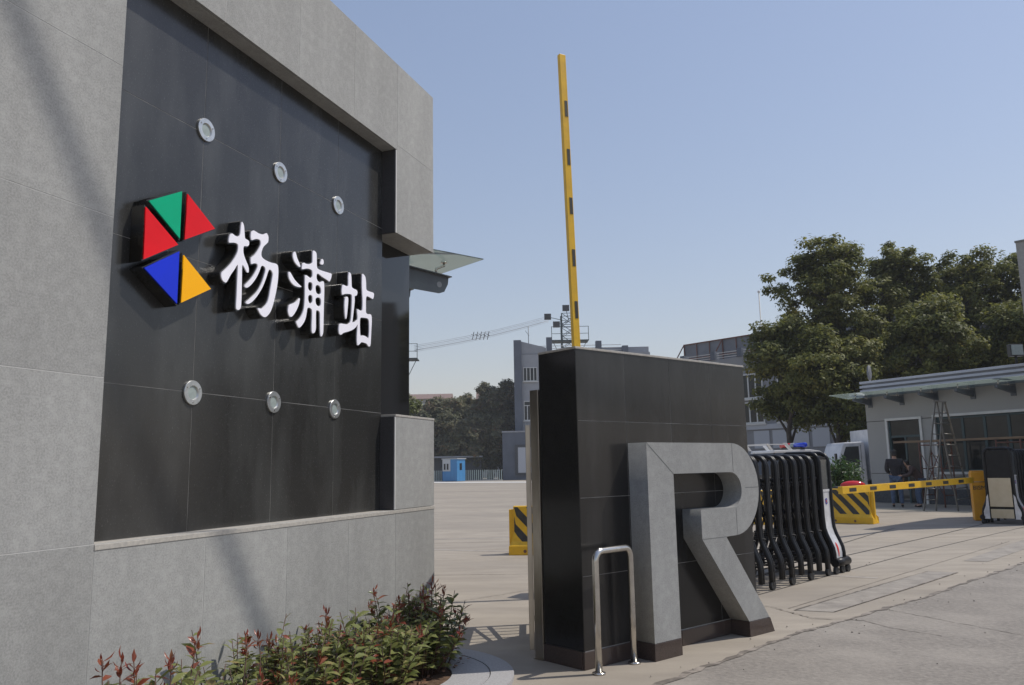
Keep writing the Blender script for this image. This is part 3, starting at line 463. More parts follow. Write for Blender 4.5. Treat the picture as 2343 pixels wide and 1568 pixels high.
# ---------------------------------------------------------------- barrier arms
def arm(parent, L, n, first, w=0.11, t=0.085):
    a = MB(); a.box(0, L, -t/2, t/2, -w/2, w/2).build('arm', 'yellow', parent, bevel=0.004)
def cabinet(parent, h=1.12):
    o = MB().box(-0.17, 0.17, -0.2, 0.2, 0, h).build('cabinet', 'yel_dark', parent, bevel=0.02)
    MB().box(-0.18, 0.18, -0.21, 0.21, h*0.79, h*0.80).build('strap', 'steel', o)
    MB().box(-0.15, 0.15, -0.18, 0.18, h, h+0.03).build('lid', 'yel_dark', o, bevel=0.01); return o
# lowered arm
A0 = at(2222, 1099, 20.9); A1 = at(1922, 1124, 17.0); A1[2] = A0[2]-0.06
ba = empty('barrier_gate', (0, 0, 0)); tag(ba, 'yellow barrier gate with lowered arm and orange-yellow cabinet at the right', 'barrier', 'car park barriers')
a = MB(); a.bar(A0, A1, 0.10, 0.15); ao = a.build('arm', 'yellow', ba, bevel=0.005)
v = Vector(A1)-Vector(A0); sd = v.normalized().cross(Vector((0, 0, 1))).normalized()
if (Vector(CAM)-Vector(A0)).dot(sd) < 0: sd = -sd
for t in (0.065, 0.20, 0.335, 0.475, 0.61, 0.75, 0.885):
    p = Vector(A0)+v*(1-t)+sd*0.052; MB().bar(p-v.normalized()*0.14, p+v.normalized()*0.14, 0.006, 0.075).build('reflector_mark', 'stripe', ao)
cb = G(2242, 1192); cab = cabinet(ba, 1.26); cab.location = (cb[0]+0.15, cb[1]+0.2, 0); cab.rotation_euler = (0, 0, R_(-22))
text_mesh('lettering', 'BISM', 0.15, 'stripe', cab, (0.0, -0.206, 0.80), (math.pi/2, 0, 0))
# raised arm behind the pier
bb = empty('barrier_gate', (0, 0, 0)); tag(bb, 'tall yellow barrier arm raised upright behind the black pier wall', 'barrier', 'car park barriers')
B0 = at(1327, 1040, 10.3); B0[2] = 1.0; B1 = at(1284, 127, 10.35); dr = (Vector(B1)-Vector(B0))
# keep the foot of the arm on the sight line through the wall top
Bw = at(1318, 797, 10.3); dr = Vector(B1)-Vector(Bw); B0 = Vector(Bw)-dr*((Bw[2]-1.0)/dr.z)
def vbar(mb, p, q, w, t, yawdeg):
    p = Vector(p); q = Vector(q); a = R_(yawdeg); u = Vector((math.sin(a), math.cos(a), 0)); v_ = Vector((math.cos(a), -math.sin(a), 0)); vs = [c+u*i*w/2+v_*j*t/2 for c in (p, q) for i, j in ((-1, -1), (1, -1), (1, 1), (-1, 1))]
    mb.add(vs, [(0, 1, 2, 3), (7, 6, 5, 4), (1, 0, 4, 5), (2, 1, 5, 6), (3, 2, 6, 7), (0, 3, 7, 4)]); return mb
bo = vbar(MB(), B0, B1, 0.098, 0.062, 62).build('arm', 'yellow', bb, bevel=0.004)
nn = Vector((math.cos(R_(62)), -math.sin(R_(62)), 0)); L_ = dr.normalized()
for ym in (250, 361, 473, 592, 711, 825, 940):
    tt = (at(1300, ym, 10.33)[2]-B0.z)/(B1[2]-B0.z); p = B0+(Vector(B1)-B0)*tt+nn*0.0325+Vector((math.sin(R_(62)), math.cos(R_(62)), 0))*0.014; vbar(MB(), p-L_*0.115, p+L_*0.115, 0.045, 0.005, 62).build('reflector_mark', 'stripe', bo)
cab2 = cabinet(bb, 1.12); cab2.location = (B0.x, B0.y+0.25, 0); cab2.rotation_euler = (0, 0, R_(-28))

# ---------------------------------------------------------------- striped jersey barriers
def jersey(L=1.75, H=0.88):
    e = empty('striped_barrier', (0, 0, 0))
    prof = [(-0.22, 0), (-0.22, 0.16), (-0.16, 0.24), (-0.105, 0.42), (-0.09, H-0.01), (-0.08, H), (0.08, H), (0.09, H-0.01), (0.105, 0.42), (0.16, 0.24), (0.22, 0.16), (0.22, 0)]
    fx = lambda z: 0.0 if z <= 0.16 else (0.05 if z <= 0.24 else 0.085)
    n_ = len(prof); b = MB().add([(fx(z), y, z) for y, z in prof]+[(L-fx(z), y, z) for y, z in prof], [tuple(range(n_-1, -1, -1)), tuple(range(n_, 2*n_))]+[(i, (i+1) % n_, n_+(i+1) % n_, n_+i) for i in range(n_)]).build('barrier_body', 'yellow', e, bevel=0.008)
    s = MB(); mid = [(-0.16, 0.24), (-0.105, 0.42), (-0.09, H-0.02)]
    def yat(z):
        for (ya, za), (yb, zb) in zip(mid, mid[1:]):
            if za-1e-6 <= z <= zb+1e-6: return ya+(yb-ya)*(z-za)/(zb-za)
    x0, x1, za, zb = 0.10, L-0.10, 0.24, H-0.02; zs = [za, 0.33, 0.42, 0.55, 0.7, zb]
    cuts = np.arange(-1.0, 3.0, 0.33)
    for sgn in (-1, 1):
        for c in cuts:
            for z_a, z_b in zip(zs, zs[1:]):
                def xr(z): xl = c+(zb-z)*0.95; return min(max(xl, x0), x1), min(max(xl+0.175, x0), x1)
                a0, a1 = xr(z_a); b0, b1 = xr(z_b)
                if a1-a0 < 0.004 and b1-b0 < 0.004: continue
                ya = sgn*(-yat(z_a)+0.004); yb_ = sgn*(-yat(z_b)+0.004)
                q = [(a0, ya, z_a), (a1, ya, z_a), (b1, yb_, z_b), (b0, yb_, z_b)]
                s.add(q, [(0, 1, 2, 3)] if sgn < 0 else [(3, 2, 1, 0)])
    s.build('black_stripes', 'stripe', b)
    for xa, xb in ((0.0, 0.09), (L-0.09, L)): MB().prismx([(-0.05, 0.05), (-0.04, H-0.06), (0.04, H-0.06), (0.05, 0.05)], xa, xb).build('end_rib', 'yellow', b, bevel=0.01)
    for x in (0.3, 0.8, 1.3): MB().tube([(x, -0.223, 0.07), (x, -0.2, 0.07)], 0.03, 10).build('drain_hole', 'rust', b)
    return e
jb = jersey(); pl_ = G(1906, 1197); pr_ = G(1998, 1200); ang = math.atan2(pr_[1]-pl_[1], pr_[0]-pl_[0]); Lb = 1.75
jb.rotation_euler = (0, 0, ang); jb.location = (pr_[0]-(Lb+0.0)*math.cos(ang)-0.22*math.sin(ang), pr_[1]-Lb*math.sin(ang)+0.22*math.cos(ang), 0)
tag(jb, 'yellow and black striped barrier block behind the lowered barrier arm', 'traffic barrier', 'striped barrier blocks')
j2 = copy_tree(jb); ang = R_(-4); q = G(1162, 1271); j2.rotation_euler = (0, 0, ang); j2.location = (q[0]+0.03, q[1]+0.22, 0); tag(j2, 'yellow and black striped barrier block partly hidden behind the steel gate post', 'traffic barrier', 'striped barrier blocks')
j3 = copy_tree(jb); q = at(1728, 1160, 21.5); j3.rotation_euler = (0, 0, R_(12)); j3.location = (q[0], q[1], 0); tag(j3, 'yellow and black striped barrier block seen through the folded gate frames', 'traffic barrier', 'striped barrier blocks')
# ---------------------------------------------------------------- foliage helpers
def leaf_mesh(name, P, N, size, wr, m, parent, r):
    """many small leaf-sized faces: P positions, N normals, size lengths"""
    n = len(P); rnd = r.normal(size=(n, 3)); t = np.cross(N, rnd); t /= np.linalg.norm(t, axis=1)[:, None]+1e-9; b = np.cross(N, t)
    L = size[:, None]; V = np.empty((n, 4, 3)); V[:, 0] = P-t*L*0.5; V[:, 1] = P+b*L*wr*0.5+N*L*0.06; V[:, 2] = P+t*L*0.5; V[:, 3] = P-b*L*wr*0.5+N*L*0.06
    me = bpy.data.meshes.new(name); me.vertices.add(n*4); me.vertices.foreach_set('co', V.reshape(-1)); me.loops.add(n*4); me.loops.foreach_set('vertex_index', np.arange(n*4, dtype=np.int32))
    me.polygons.add(n); me.polygons.foreach_set('loop_start', np.arange(0, n*4, 4, dtype=np.int32)); me.polygons.foreach_set('loop_total', np.full(n, 4, dtype=np.int32)); me.update(calc_edges=True)
    me.materials.append(M[m]); o = bpy.data.objects.new(name, me); COL.objects.link(o); o.parent = parent; return o
def tree(name, x, y, H, R, cb, m, nl, ls, label, group, seed, clump=0.8, lpc=130, gap=0.0):
    r = np.random.default_rng(seed); e = empty(name, (x, y, 0)); tag(e, label, 'tree', group)
    zc = (H+cb)/2; hz = (H-cb)/2; C = []; rad = []
    # several lobes, each carrying many clumps, give an uneven outline
    lobes = []
    for k in range(nl):
        u = (k+0.5)/nl; w_ = math.sqrt(max(0.05, 1-(2*u-0.95)**2*0.85)); a = 2.4*k+r.uniform(-.5, .5); q = R*0.55*w_*r.uniform(0.6, 1.0); lobes.append((math.cos(a)*q, math.sin(a)*q, cb+hz*2*(0.08+0.78*u**0.85), R*r.uniform(0.40, 0.56)))
    lobes.append((r.uniform(-.15, .15)*R, 0, H-R*0.45, R*0.45)); lobes.append((r.uniform(-.35, .35)*R, 0.1*R, H-R*0.95, R*0.55))
    for lx, ly, lz, lr in lobes:
        k = int(10+26*(lr/R))
        for _ in range(k):
            d = r.normal(size=3); d /= np.linalg.norm(d); q = lr*r.uniform(0.5, 1.0)
            C.append((lx+d[0]*q, ly+d[1]*q, min(lz+d[2]*q*0.8, H-0.2))); rad.append(clump*r.uniform(0.5, 1.15)*(0.6+0.4*lr/R))
    C = np.array(C); rad = np.array(rad); n = len(C); idx = np.repeat(np.arange(n), lpc)
    d = r.normal(size=(len(idx), 3)); d /= np.linalg.norm(d, axis=1)[:, None]; rr_ = r.random(len(idx))**0.45
    P = C[idx]+d*(rad[idx]*rr_)[:, None]*np.array([1, 1, 0.62]); P += r.normal(size=P.shape)*0.05*clump
    out = P-np.array([0, 0, zc]); out /= np.linalg.norm(out, axis=1)[:, None]+1e-9
    N = d*0.5+out*0.4+np.array([0, 0, 0.55])+r.normal(size=P.shape)*0.45; N /= np.linalg.norm(N, axis=1)[:, None]
    leaf_mesh('crown', P, N, ls*r.uniform(0.6, 1.3, len(P)), 0.5, m, e, r)
    t = MB(); tr = 0.018*H+0.03; pts = [(0, 0, 0)]; 
    for k in range(1, 8): pts.append((r.uniform(-.12, .12)*R*0.5, r.uniform(-.12, .12)*R*0.5, H*0.8*k/7))
    t.tube(pts, [tr*(1-0.8*k/7)*(1.25 if k == 0 else 1) for k in range(8)], 8)
    for lx, ly, lz, lr in lobes:
        z0 = max(cb*0.75, lz-lr*1.3-0.5); k = min(7, int(z0/(H*0.8)*7)); b = np.array(pts[k]); b[2] = z0; mid = (b+np.array([lx, ly, lz]))/2+r.normal(size=3)*0.12
        t.tube([b, mid, (lx, ly, lz)], [tr*0.42, tr*0.28, tr*0.1], 6)
        for j in range(4):
            dd = r.normal(size=3); dd /= np.linalg.norm(dd); t.tube([(lx, ly, lz), tuple(np.array([lx, ly, lz])+dd*lr*0.8)], [tr*0.12, tr*0.04], 5)
    t.build('trunk', 'bark', e); return e
# ---------------------------------------------------------------- trees behind the guardhouse
G1 = 'camphor trees behind the guardhouse'
for i, (x, y, H, R, cb, nl, lb) in enumerate([
    (13.9, 40.5, 9.0, 2.3, 3.2, 7, 'leftmost and lowest camphor tree, its branches reaching over the grey building'),
    (17.0, 42.0, 14.0, 3.3, 4.0, 12, 'tallest broad camphor tree standing behind the left corner of the guardhouse'),
    (15.6, 38.5, 8.2, 2.5, 2.6, 7, 'dark low camphor tree with its trunk showing above the white truck cab'),
    (21.4, 43.5, 13.9, 2.9, 4.0, 11, 'pointed camphor tree in the middle of the row above the guardhouse roof'),
    (25.0, 43.0, 13.4, 3.3, 4.0, 12, 'rounded camphor tree near the right edge beside the grey tower'),
    (28.6, 43.0, 13.4, 2.9, 4.0, 9, 'camphor tree partly hidden by the grey tower at the right edge'),
    (20.2, 38.5, 9.6, 2.8, 3.0, 9, 'lower camphor tree behind the round dish on the guardhouse roof'),
    (24.3, 38.0, 9.4, 2.8, 3.0, 9, 'lower camphor tree behind the floodlight on the guardhouse roof')]):
    tree('camphor_tree', x, y, H, R, cb, 'camphor', nl, 0.22, lb, G1, 100+i, 0.80, 125)
for i, (x, y, H, lb) in enumerate([(22.5, 26.0, 9.0, 'round camphor tree past the right edge, mirrored in the polished stone'), (26.5, 29.0, 10.0, 'farther camphor tree past the right edge beside the road'), (26.5, 23.5, 9.0, 'camphor tree far past the right edge behind the tower'), (27.6, 34.6, 11.2, 'camphor tree past the right edge just beyond the back of the guardhouse'), (31.0, 37.5, 11.8, 'farthest camphor tree past the right edge beyond the guardhouse')]):
    tree('camphor_tree', x, y, H, 2.9, 0.4, 'camphor', 10, 0.36, lb, 'camphor trees past the right edge', 150+i, 1.0, 90)
lefts = [(952, 928, 2.4, 97, 'reddish tree nearest the black wall edge in the far tree row'), (984, 912, 2.3, 100, 'reddish slender tree at the left of the far tree row'), (1008, 908, 2.4, 102, 'tree right above the blue cabin in the far row'), (1036, 906, 2.7, 99, 'bushy green tree just right of the blue cabin'),
         (1062, 898, 2.8, 103, 'green tree with a small pointed top in the far row'), (1090, 905, 2.8, 99, 'dark green tree in the middle of the far row'), (1116, 872, 3.0, 104, 'tall reddish tree second from the pale building'), (1142, 884, 2.9, 100, 'dark tree standing third from the pale building corner'), (1166, 866, 2.9, 106, 'tall tree touching the corner of the pale building'), (1022, 940, 2.6, 97, 'low dark tree behind the blue cabin'), (1078, 945, 2.9, 97, 'low dark tree behind the middle of the picket fence'), (1124, 940, 2.9, 98, 'low dark tree behind the fence end near the building')]
for i, (px, py, R, D, lb) in enumerate(lefts):
    q = at(px, py, D+9); tree('roadside_tree', q[0], D+9, q[2], R, 1.2, 'redtree', 9, 0.42, lb, 'trees along the far fence', 200+i, 1.0, 70)
q = at(938, 880, 62); tree('roadside_tree', q[0]-0.9, 62, q[2], 1.9, 2.0, 'lighttree', 7, 0.3, 'light green tree peeping out beside the black polished wall edge', None, 260, 0.7, 80)

# ---------------------------------------------------------------- far left: houses, fence, cabin
def house(x, y, w_, d_, h, m, label, roofh=2.0, roofm='roofred'):
    e = empty('house', (x, y, 0)); tag(e, label, 'house'); wl = MB().box(0, w_, 0, d_, 0, h).build('wall', m, e)
    MB().prismx([(-0.4, h+0.01), (d_/2, h+roofh), (d_+0.4, h+0.01)], -0.4, w_+0.4).build('roof', roofm, e)
    for i in range(int(w_/3)):
        for k in range(int(h/3.2)):
            f = MB().box(1+3*i, 2.4+3*i, -0.06, 0.0, 1.2+3.2*k, 2.7+3.2*k).build('window', 'frame_w', e); MB().box(1.08+3*i, 2.32+3*i, -0.08, -0.062, 1.28+3.2*k, 2.62+3.2*k).build('pane', 'winglass', f)
    return e
q = at(958, 900, 135); house(q[0]-4, 135, 9, 8, q[2]-1.0, 'housew', 'white house half hidden behind the far trees at the left', 1.2)
q = at(1092, 890, 140); house(q[0], 140, 9, 9, 11.0, 'wall_b2', 'brownish pitched roof house behind the tall far trees', 4.6)
fl = at(960, 1100, 101); fr = at(1150, 1100, 101)
fe = empty('picket_fence', (fl[0], 101, 0)); tag(fe, 'low pale picket fence in front of the far trees', 'fence'); wd = fr[0]-fl[0]
mb = MB(); k = 0.0
while k < wd: mb.box(k, k+0.10, 0, 0.05, 0.1, 1.35); k += 0.26
mb.build('pickets', mat('greenish_picket_paint', (0.42, 0.5, 0.47), 0.7), fe); MB().box(0, wd, 0.055, 0.10, 0.35, 0.42).box(0, wd, 0.055, 0.10, 1.05, 1.12).build('rail', 'towergreen', fe); MB().box(0, wd, -0.1, 0.2, 0, 0.1).build('kerb', 'farkerb', fe)
q = at(1015, 1099, 99.5); cb_ = empty('site_cabin', (q[0]-0.15, 99.5, 0), R_(0)); tag(cb_, 'small bright blue site cabin standing by the far trees', 'cabin')
cb_.rotation_euler = (0, 0, R_(-28)); 
MB().box(0, 2.1, 0, 1.9, 0.05, 2.7).build('wall', 'bluepanel', cb_); MB().box(-0.1, 2.2, -0.1, 2.0, 2.7, 2.8).build('roof', 'cabwhite', cb_)
MB().box(0.02, 1.15, -0.03, -0.002, 1.25, 2.68).build('white_panel', 'cabwhite', cb_)
for a, b in ((0.18, 0.52), (0.62, 0.95)): f = MB().box(a, b, -0.06, -0.032, 1.4, 2.2).build('window', 'cabwhite', cb_); MB().box(a+.04, b-.04, -0.07, -0.062, 1.44, 2.16).build('pane', 'winglass', f)
f = MB().box(2.102, 2.13, 0.6, 1.1, 1.4, 2.2).build('window', 'winglass', cb_)
MB().box(1.3, 1.95, -0.03, -0.002, 0.1, 2.1).build('door', 'bluepanel', cb_)
lt = at(998, 1047, 104); ltr = at(1100, 1047, 104); e = empty('lean_to_shed', (lt[0]-6, 104, 0)); tag(e, 'dark open lean-to with a thin pale roof edge behind the blue cabin', 'shed')
MB().box(0, 6+ltr[0]-lt[0], 1, 5, 0, 2.9).build('wall', 'wall_base', e); MB().box(-0.2, 6.2+ltr[0]-lt[0], 0, 5.2, 2.95, 3.15).build('roof', 'wall_b1', e)

# ---------------------------------------------------------------- the pale building at mid left
def bwin(parent, x0, x1, z0, z1, n=4, tr=None, y=0.0):
    f = MB(); t = 0.09
    f.box(x0, x1, y-0.10, y-0.002, z0, z0+t).box(x0, x1, y-0.10, y-0.002, z1-t, z1).box(x0, x0+t, y-0.10, y-0.002, z0+t, z1-t).box(x1-t, x1, y-0.10, y-0.002, z0+t, z1-t)
    for i in range(1, n): xx = x0+(x1-x0)*i/n; f.box(xx-0.05, xx+0.05, y-0.09, y-0.002, z0+t, (tr or z1)-t)
    if tr: f.box(x0+t, x1-t, y-0.095, y-0.002, tr-t, tr)
    f.box(x0-0.15, x1+0.15, y-0.22, y-0.002, z0-0.12, z0-0.01)
    o = f.build('window', 'frame_w', parent); MB().box(x0+t/2, x1-t/2, y-0.05, y-0.004, z0+t/2, z1-t/2).build('pane', 'winglass', o); return o
F1 = Frame((0.2, 105), 91); b1 = F1.empty('office_building', label='pale grey four-storey building with a dark pier at its left end, behind the black pier', cat='building')
MB().box(0.55, 18.0, 0, 14, 0, 16.35).build('wall', 'wall_b1', b1); MB().box(0.0, 1.0, -0.5, 14, 0, 18.2).build('end_pier', 'wall_b1d', b1)
MB().add([(1.01, 0.1, 16.4), (4.3, 0.1, 16.4), (4.3, 0.1, 17.2), (1.01, 0.1, 18.1), (1.01, 6, 16.4), (4.3, 6, 16.4), (4.3, 6, 17.2), (1.01, 6, 18.1)], [(0, 1, 2, 3), (7, 6, 5, 4), (0, 4, 5, 1), (1, 5, 6, 2), (2, 6, 7, 3), (3, 7, 4, 0)]).build('parapet', 'wall_b1', b1)
for k, (z0, z1, tr) in enumerate([(12.75, 14.6, None), (7.6, 10.15, 9.6), (2.6, 5.0, None)]):
    for i in range(5): bwin(b1, 1.2+3.4*i, 3.05+3.4*i, z0, z1, 4, tr)
for x, h in ((4.35, 2.2), (7.8, 0.9), (10.9, 1.6), (14.4, 0.9)): MB().box(x, x+0.75, -0.1, 0.9, 16.36, 16.36+h).build('roof_post', 'wall_b1d', b1)
mb = MB()
for z in (16.75, 17.1, 17.45):
    for a, b in ((1.0, 4.3), (5.15, 7.75), (8.6, 10.85), (11.7, 14.3)): mb.bar((a, 0.4, z), (b, 0.4, z), 0.07, 0.07)
mb.build('railing', 'farkerb', b1)
MB().tube([(2.0, 0.5, 16.4), (2.0, 0.5, 20.2)], 0.05, 6).bar((1.6, 0.5, 19.6), (2.1, 0.5, 18.9), 0.05, 0.05).build('aerial', 'steelgrey', b1)
MB().box(10.8, 18, 1, 13, 16.36, 17.2).build('roof_house', 'wall_b1', b1)
F1b = Frame((-1.45, 102), 91); e = F1b.empty('annex', label='low slate-blue annex with a white door in front of the pale building', cat='building')
MB().box(0, 9, 0, 2.3, 0, 5.95).build('wall', 'wall_b1d', e); MB().box(-0.05, 9.05, -0.06, 2.3, 5.96, 6.15).build('coping', 'wall_b1', e); MB().box(1.55, 4.0, -0.16, -0.002, 0.6, 4.4).build('door_frame', 'wall_base', e); MB().box(1.95, 3.6, -0.2, -0.162, 0.9, 4.05).build('door', 'shutter', e)
# lattice light towers and the cable between them
def tower(x, y, H, wd_, label, side=1):
    e = empty('light_tower', (x, y, 0)); tag(e, label, 'tower', 'dark lattice light towers'); a = wd_/2; mb = MB(); n = int(H/1.8)
    for sx in (-a, a):
        for sy in (-a, a): mb.bar((sx, sy, 0), (sx, sy, H), 0.16, 0.16)
    for k in range(n):
        z0 = H*k/n; z1 = H*(k+1)/n
        for sy in (-a, a): mb.bar((-a, sy, z0), (a, sy, z1), 0.08, 0.08); mb.bar((a, sy, z0), (-a, sy, z1), 0.08, 0.08); mb.bar((-a, sy, z1), (a, sy, z1), 0.08, 0.08)
    mb.build('mast', 'towergreen', e); pf = MB(); zp_ = H-4.6; w2 = 3.0
    pf.box(-w2, w2, -1.4, 1.4, zp_, zp_+0.18)
    for sx in (-w2, -1.4, 1.4, w2): pf.bar((sx, -1.4, zp_), (sx, -1.4, zp_+2.4), 0.09, 0.09)
    for z in (1.2, 2.35): pf.bar((-w2, -1.4, zp_+z), (w2, -1.4, zp_+z), 0.07, 0.07)
    pf.bar((-w2+0.3, 0, zp_), (-a, 0, zp_-3), 0.09, 0.09).bar((w2-0.3, 0, zp_), (a, 0, zp_-3), 0.09, 0.09); pf.build('platform', 'towergreen', e)
    for (dx, dz) in ((-3.6, -0.6), (-2.2, -1.9), (-0.6, 0.8)):
        l = MB().box(dx-0.55, dx+0.55, -1.9, -1.4, H+dz-0.5, H+dz+0.45).build('floodlight', 'tank', e); MB().bar((dx, -1.4, H+dz), (0, 0, H-1.2), 0.08, 0.08).build('bracket', 'towergreen', l)
    return e
q = at(1301, 716, 130); H2 = q[2]-0.3; tower(q[0], 130, H2, 2.6, 'dark lattice light tower behind the raised yellow arm'); TB = (q[0]-3.4, 130, H2-0.3)
q = at(912, 825, 122); tower(q[0], 122, q[2]+4.6, 2.4, 'lattice light tower mostly hidden by the wall, its platform sticking out'); TA = (q[0]+2.4, 122, q[2]+2.2)
cbm = MB()
for k, (dy, dz, r_) in enumerate([(-.5, 0, .022), (-.2, -.2, .022), (0.1, -.38, .022), (0.4, -.55, .03), (.7, .2, .02), (0, -.7, .03), (.2, -.1, .02), (.3, -.85, .022)]):
    pp = []
    for i in range(15): t = i/14; pp.append((TA[0]+(TB[0]-TA[0])*t, TA[1]+(TB[1]-TA[1])*t+dy, TA[2]+(TB[2]-TA[2])*t+dz-0.35*math.sin(math.pi*t)))
    cbm.tube(pp, r_, 5)
e = cbm.build('cable_span', 'cable'); tag(e, 'bundle of pale overhead cables sagging between the two light towers', 'cable')
sp = MB(); t = 0.47; c = [TA[i]+(TB[i]-TA[i])*t for i in range(3)]; c[2] -= 0.5
for k in range(5): sp.bar((c[0]-1.2+0.6*k, c[1], c[2]-0.8), (c[0]-0.9+0.6*k, c[1], c[2]+0.5), 0.1, 0.1); sp.bar((c[0]-1.3+0.6*k, c[1], c[2]+0.1), (c[0]-0.8+0.6*k, c[1], c[2]-0.2), 0.08, 0.08)
sp.build('cable_spacer', 'tank', e)

# ---------------------------------------------------------------- the grey building behind, with hoarding and flagpole
o2 = at(1640, 825, 60); F2 = Frame((o2[0], o2[1]), 139.7); b2 = F2.empty('workshop_building', label='long grey three-storey building behind the black pier and the camphor trees', cat='building')
MB().box(-5.0, 26, 0, 12, 0, 9.35).build('wall', 'wall_b2', b2); MB().box(-5.05, 26, -0.12, -0.002, 3.95, 4.3).build('band', 'shutter', b2); MB().box(-5.05, 26, -0.2, -0.002, 0, 2.2).build('base_band', 'wall_b1d', b2)
for k, (z0, z1) in enumerate([(6.2, 8.0), (4.4, 5.95)]):
    for i in range(9): bwin(b2, -3.9+2.95*i, -2.1+2.95*i, z0, z1, 3, None)
for i in range(6): f = MB().box(2.8+1.5*i, 4.05+1.5*i, -0.05, -0.002, 2.6, 3.85).build('window', 'shutter', b2)
for x in (-3.4, -0.55, 1.8, 4.6, 7.4): MB().box(x, x+0.42, -0.08, 0.5, 9.36, 10.0).build('roof_post', 'wall_b1d', b2)
mb = MB()
for z in (9.5, 9.68, 9.86): mb.bar((-4.9, 0.15, z), (25, 0.15, z), 0.035, 0.035)
mb.build('railing', 'farkerb', b2)
hd = F2.empty('hoarding', label='grey roof hoarding with rusty red frame seen from behind', cat='hoarding'); hd.location = F2.world(-5.0, 2.5, 9.36)
MB().box(0, 19, 0.12, 0.2, 0.25, 1.95).build('sheet', 'hoard', hd); mb = MB(); mb.bar((0, 0.05, 1.95), (19, 0.05, 1.95), 0.08, 0.08).bar((0, 0.05, 0.75), (19, 0.05, 0.75), 0.06, 0.06).bar((0, 0.05, 0.3), (19, 0.05, 0.3), 0.06, 0.06)
for i in range(16): mb.bar((0.05+1.25*i, 0.05, 0), (0.05+1.25*i, 0.05, 1.97), 0.05 if i % 3 else 0.1, 0.06)
for i in range(6): mb.bar((0.05+3.75*i, 0.0, 1.9), (0.05+3.75*i-0.45, -1.1, 0.02), 0.07, 0.07)
mb.build('frame', 'rust', hd)
q = at(1742, 757, 64); fp = empty('flagpole', (q[0], 64, 0)); tag(fp, 'thin bare pale flagpole rising above the roof left of the trees', 'flagpole'); qt = at(1735.5, 670, 64)
MB().tube([(0, 0, 0), (qt[0]-q[0], 0, qt[2])], [0.09, 0.045], 8).build('pole', 'farkerb', fp); MB().ball((qt[0]-q[0], 0, qt[2]+0.08), 0.12, 0.12, 0.12, 10).build('finial', 'farkerb', fp)
# tall grey gate pylon just past the right edge, whose shadow lies across the apron
pc = at(2322, 552, 20.2); FPY = Frame(pc, 47.0); e = FPY.empty('gate_pylon', label='tall plain grey gate pylon cut off by the right edge of the picture', cat='wall')
MB().box(0.0, 5.0, -0.55, -0.0, 0, pc[2]-0.05).build('wall', 'stone', e); MB().box(-0.02, 5.02, -0.57, 0.02, pc[2]-0.048, pc[2]).build('coping', 'grout_mid', e)

# ---------------------------------------------------------------- guardhouse
FG = Frame(G(1985, 1149), 150.5); gh = FG.empty('guardhouse', label='long low grey guardhouse with glass canopy and pale striped fascia on the right', cat='guardhouse')
X0, X1, GY = 0.25, 7.3, 6.0; mb = MB(); HT = 4.3
DX0, DX1, DZ, WX0, WX1, WZ0, WZ1 = 1.18, 2.50, 3.10, 3.12, 9.5, 1.16, 3.12
for a, b, c, d in [(X0, DX0, 0.55, HT), (DX0, DX1, DZ, HT), (DX1, WX0, 0.55, HT), (WX0, WX1, WZ1, HT), (WX0, WX1, 0.55, WZ0), (WX1, X1, 0.55, HT)]: mb.box(a, b, 0, 0.25, c, d)
mb.box(X0, X0+0.25, 0.252, GY, 0.55, HT).box(X1-0.25, X1, 0.252, GY, 0.55, HT).box(X0+.26, X1-.26, GY-0.25, GY, 0.55, HT); mb.build('wall', 'wall_gh', gh)
MB().box(X0, DX0, -0.012, 0.25, 0, 0.547).box(DX1, X1, -0.012, 0.25, 0, 0.547).build('brick_base', 'wall_base', gh)
j = MB().box(X0, DX0, -0.003, 0.0, 3.10, 3.125).box(DX1, WX0-0.02, -0.003, 0.0, 3.10, 3.125).box(X0, DX0, -0.003, 0.0, 1.10, 1.12).box(DX1, WX0-.02, -0.003, 0.0, 1.10, 1.12).build('wall_joint', 'tank', gh)
rf = MB().box(X0+0.05, X1, 0.1, GY, HT+0.003, 4.62).build('roof', 'wall_gh', gh)
for z0, z1, o_ in ((4.28, 4.36, 0.06), (4.44, 4.53, 0.06), (4.61, 4.70, 0.06)): MB().box(X0-0.08, X1+0.1, -o_-0.08, 0.1, z0, z1).build('fascia_strip', 'fascia', rf, bevel=0.004)
MB().box(X0-0.02, X1, -0.07, 0.098, 4.362, 4.438).box(X0-0.02, X1, -0.07, 0.098, 4.532, 4.608).build('fascia_recess', 'wall_b2', rf)
dr_ = MB(); t = 0.09
dr_.box(DX0-t, DX0, -0.06, 0.1, 0, DZ+t).box(DX1, DX1+t, -0.06, 0.1, 0, DZ+t).box(DX0, DX1, -0.06, 0.1, DZ, DZ+t); do = dr_.build('door_frame', 'frame_w', gh)
MB().box(DX0, DX0+0.07, 0.02, 0.08, 0.02, DZ).box(DX1-0.07, DX1, 0.02, 0.08, 0.02, DZ).box(DX0+.07, DX1-.07, 0.02, 0.08, 2.45, 2.53).box(DX0+0.62, DX0+0.69, 0.02, 0.08, 0.02, 2.45).build('door_leaf', 'teal', do)
MB().box(DX0+0.62, DX1-.02, 0.045, 0.055, 0.03, 2.46).box(DX0+.02, DX1-.02, 0.045, 0.055, 2.52, DZ-.02).build('glass', 'winglass', do)
wf = MB(); wf.box(WX0-t, WX1+t, -0.07, 0.12, WZ1, WZ1+t).box(WX0-t, WX1+t, -0.1, 0.12, WZ0-t, WZ0).box(WX0-t, WX0, -0.07, 0.12, WZ0, WZ1).box(WX1, WX1+t, -0.07, 0.12, WZ0, WZ1); wo_ = wf.build('window', 'frame_w', gh)
mu = MB()
for x in (WX0+0.06, 4.08, 4.86, 5.68, 6.6): mu.box(x-0.045, x+0.045, 0.04, 0.1, WZ0, WZ1)
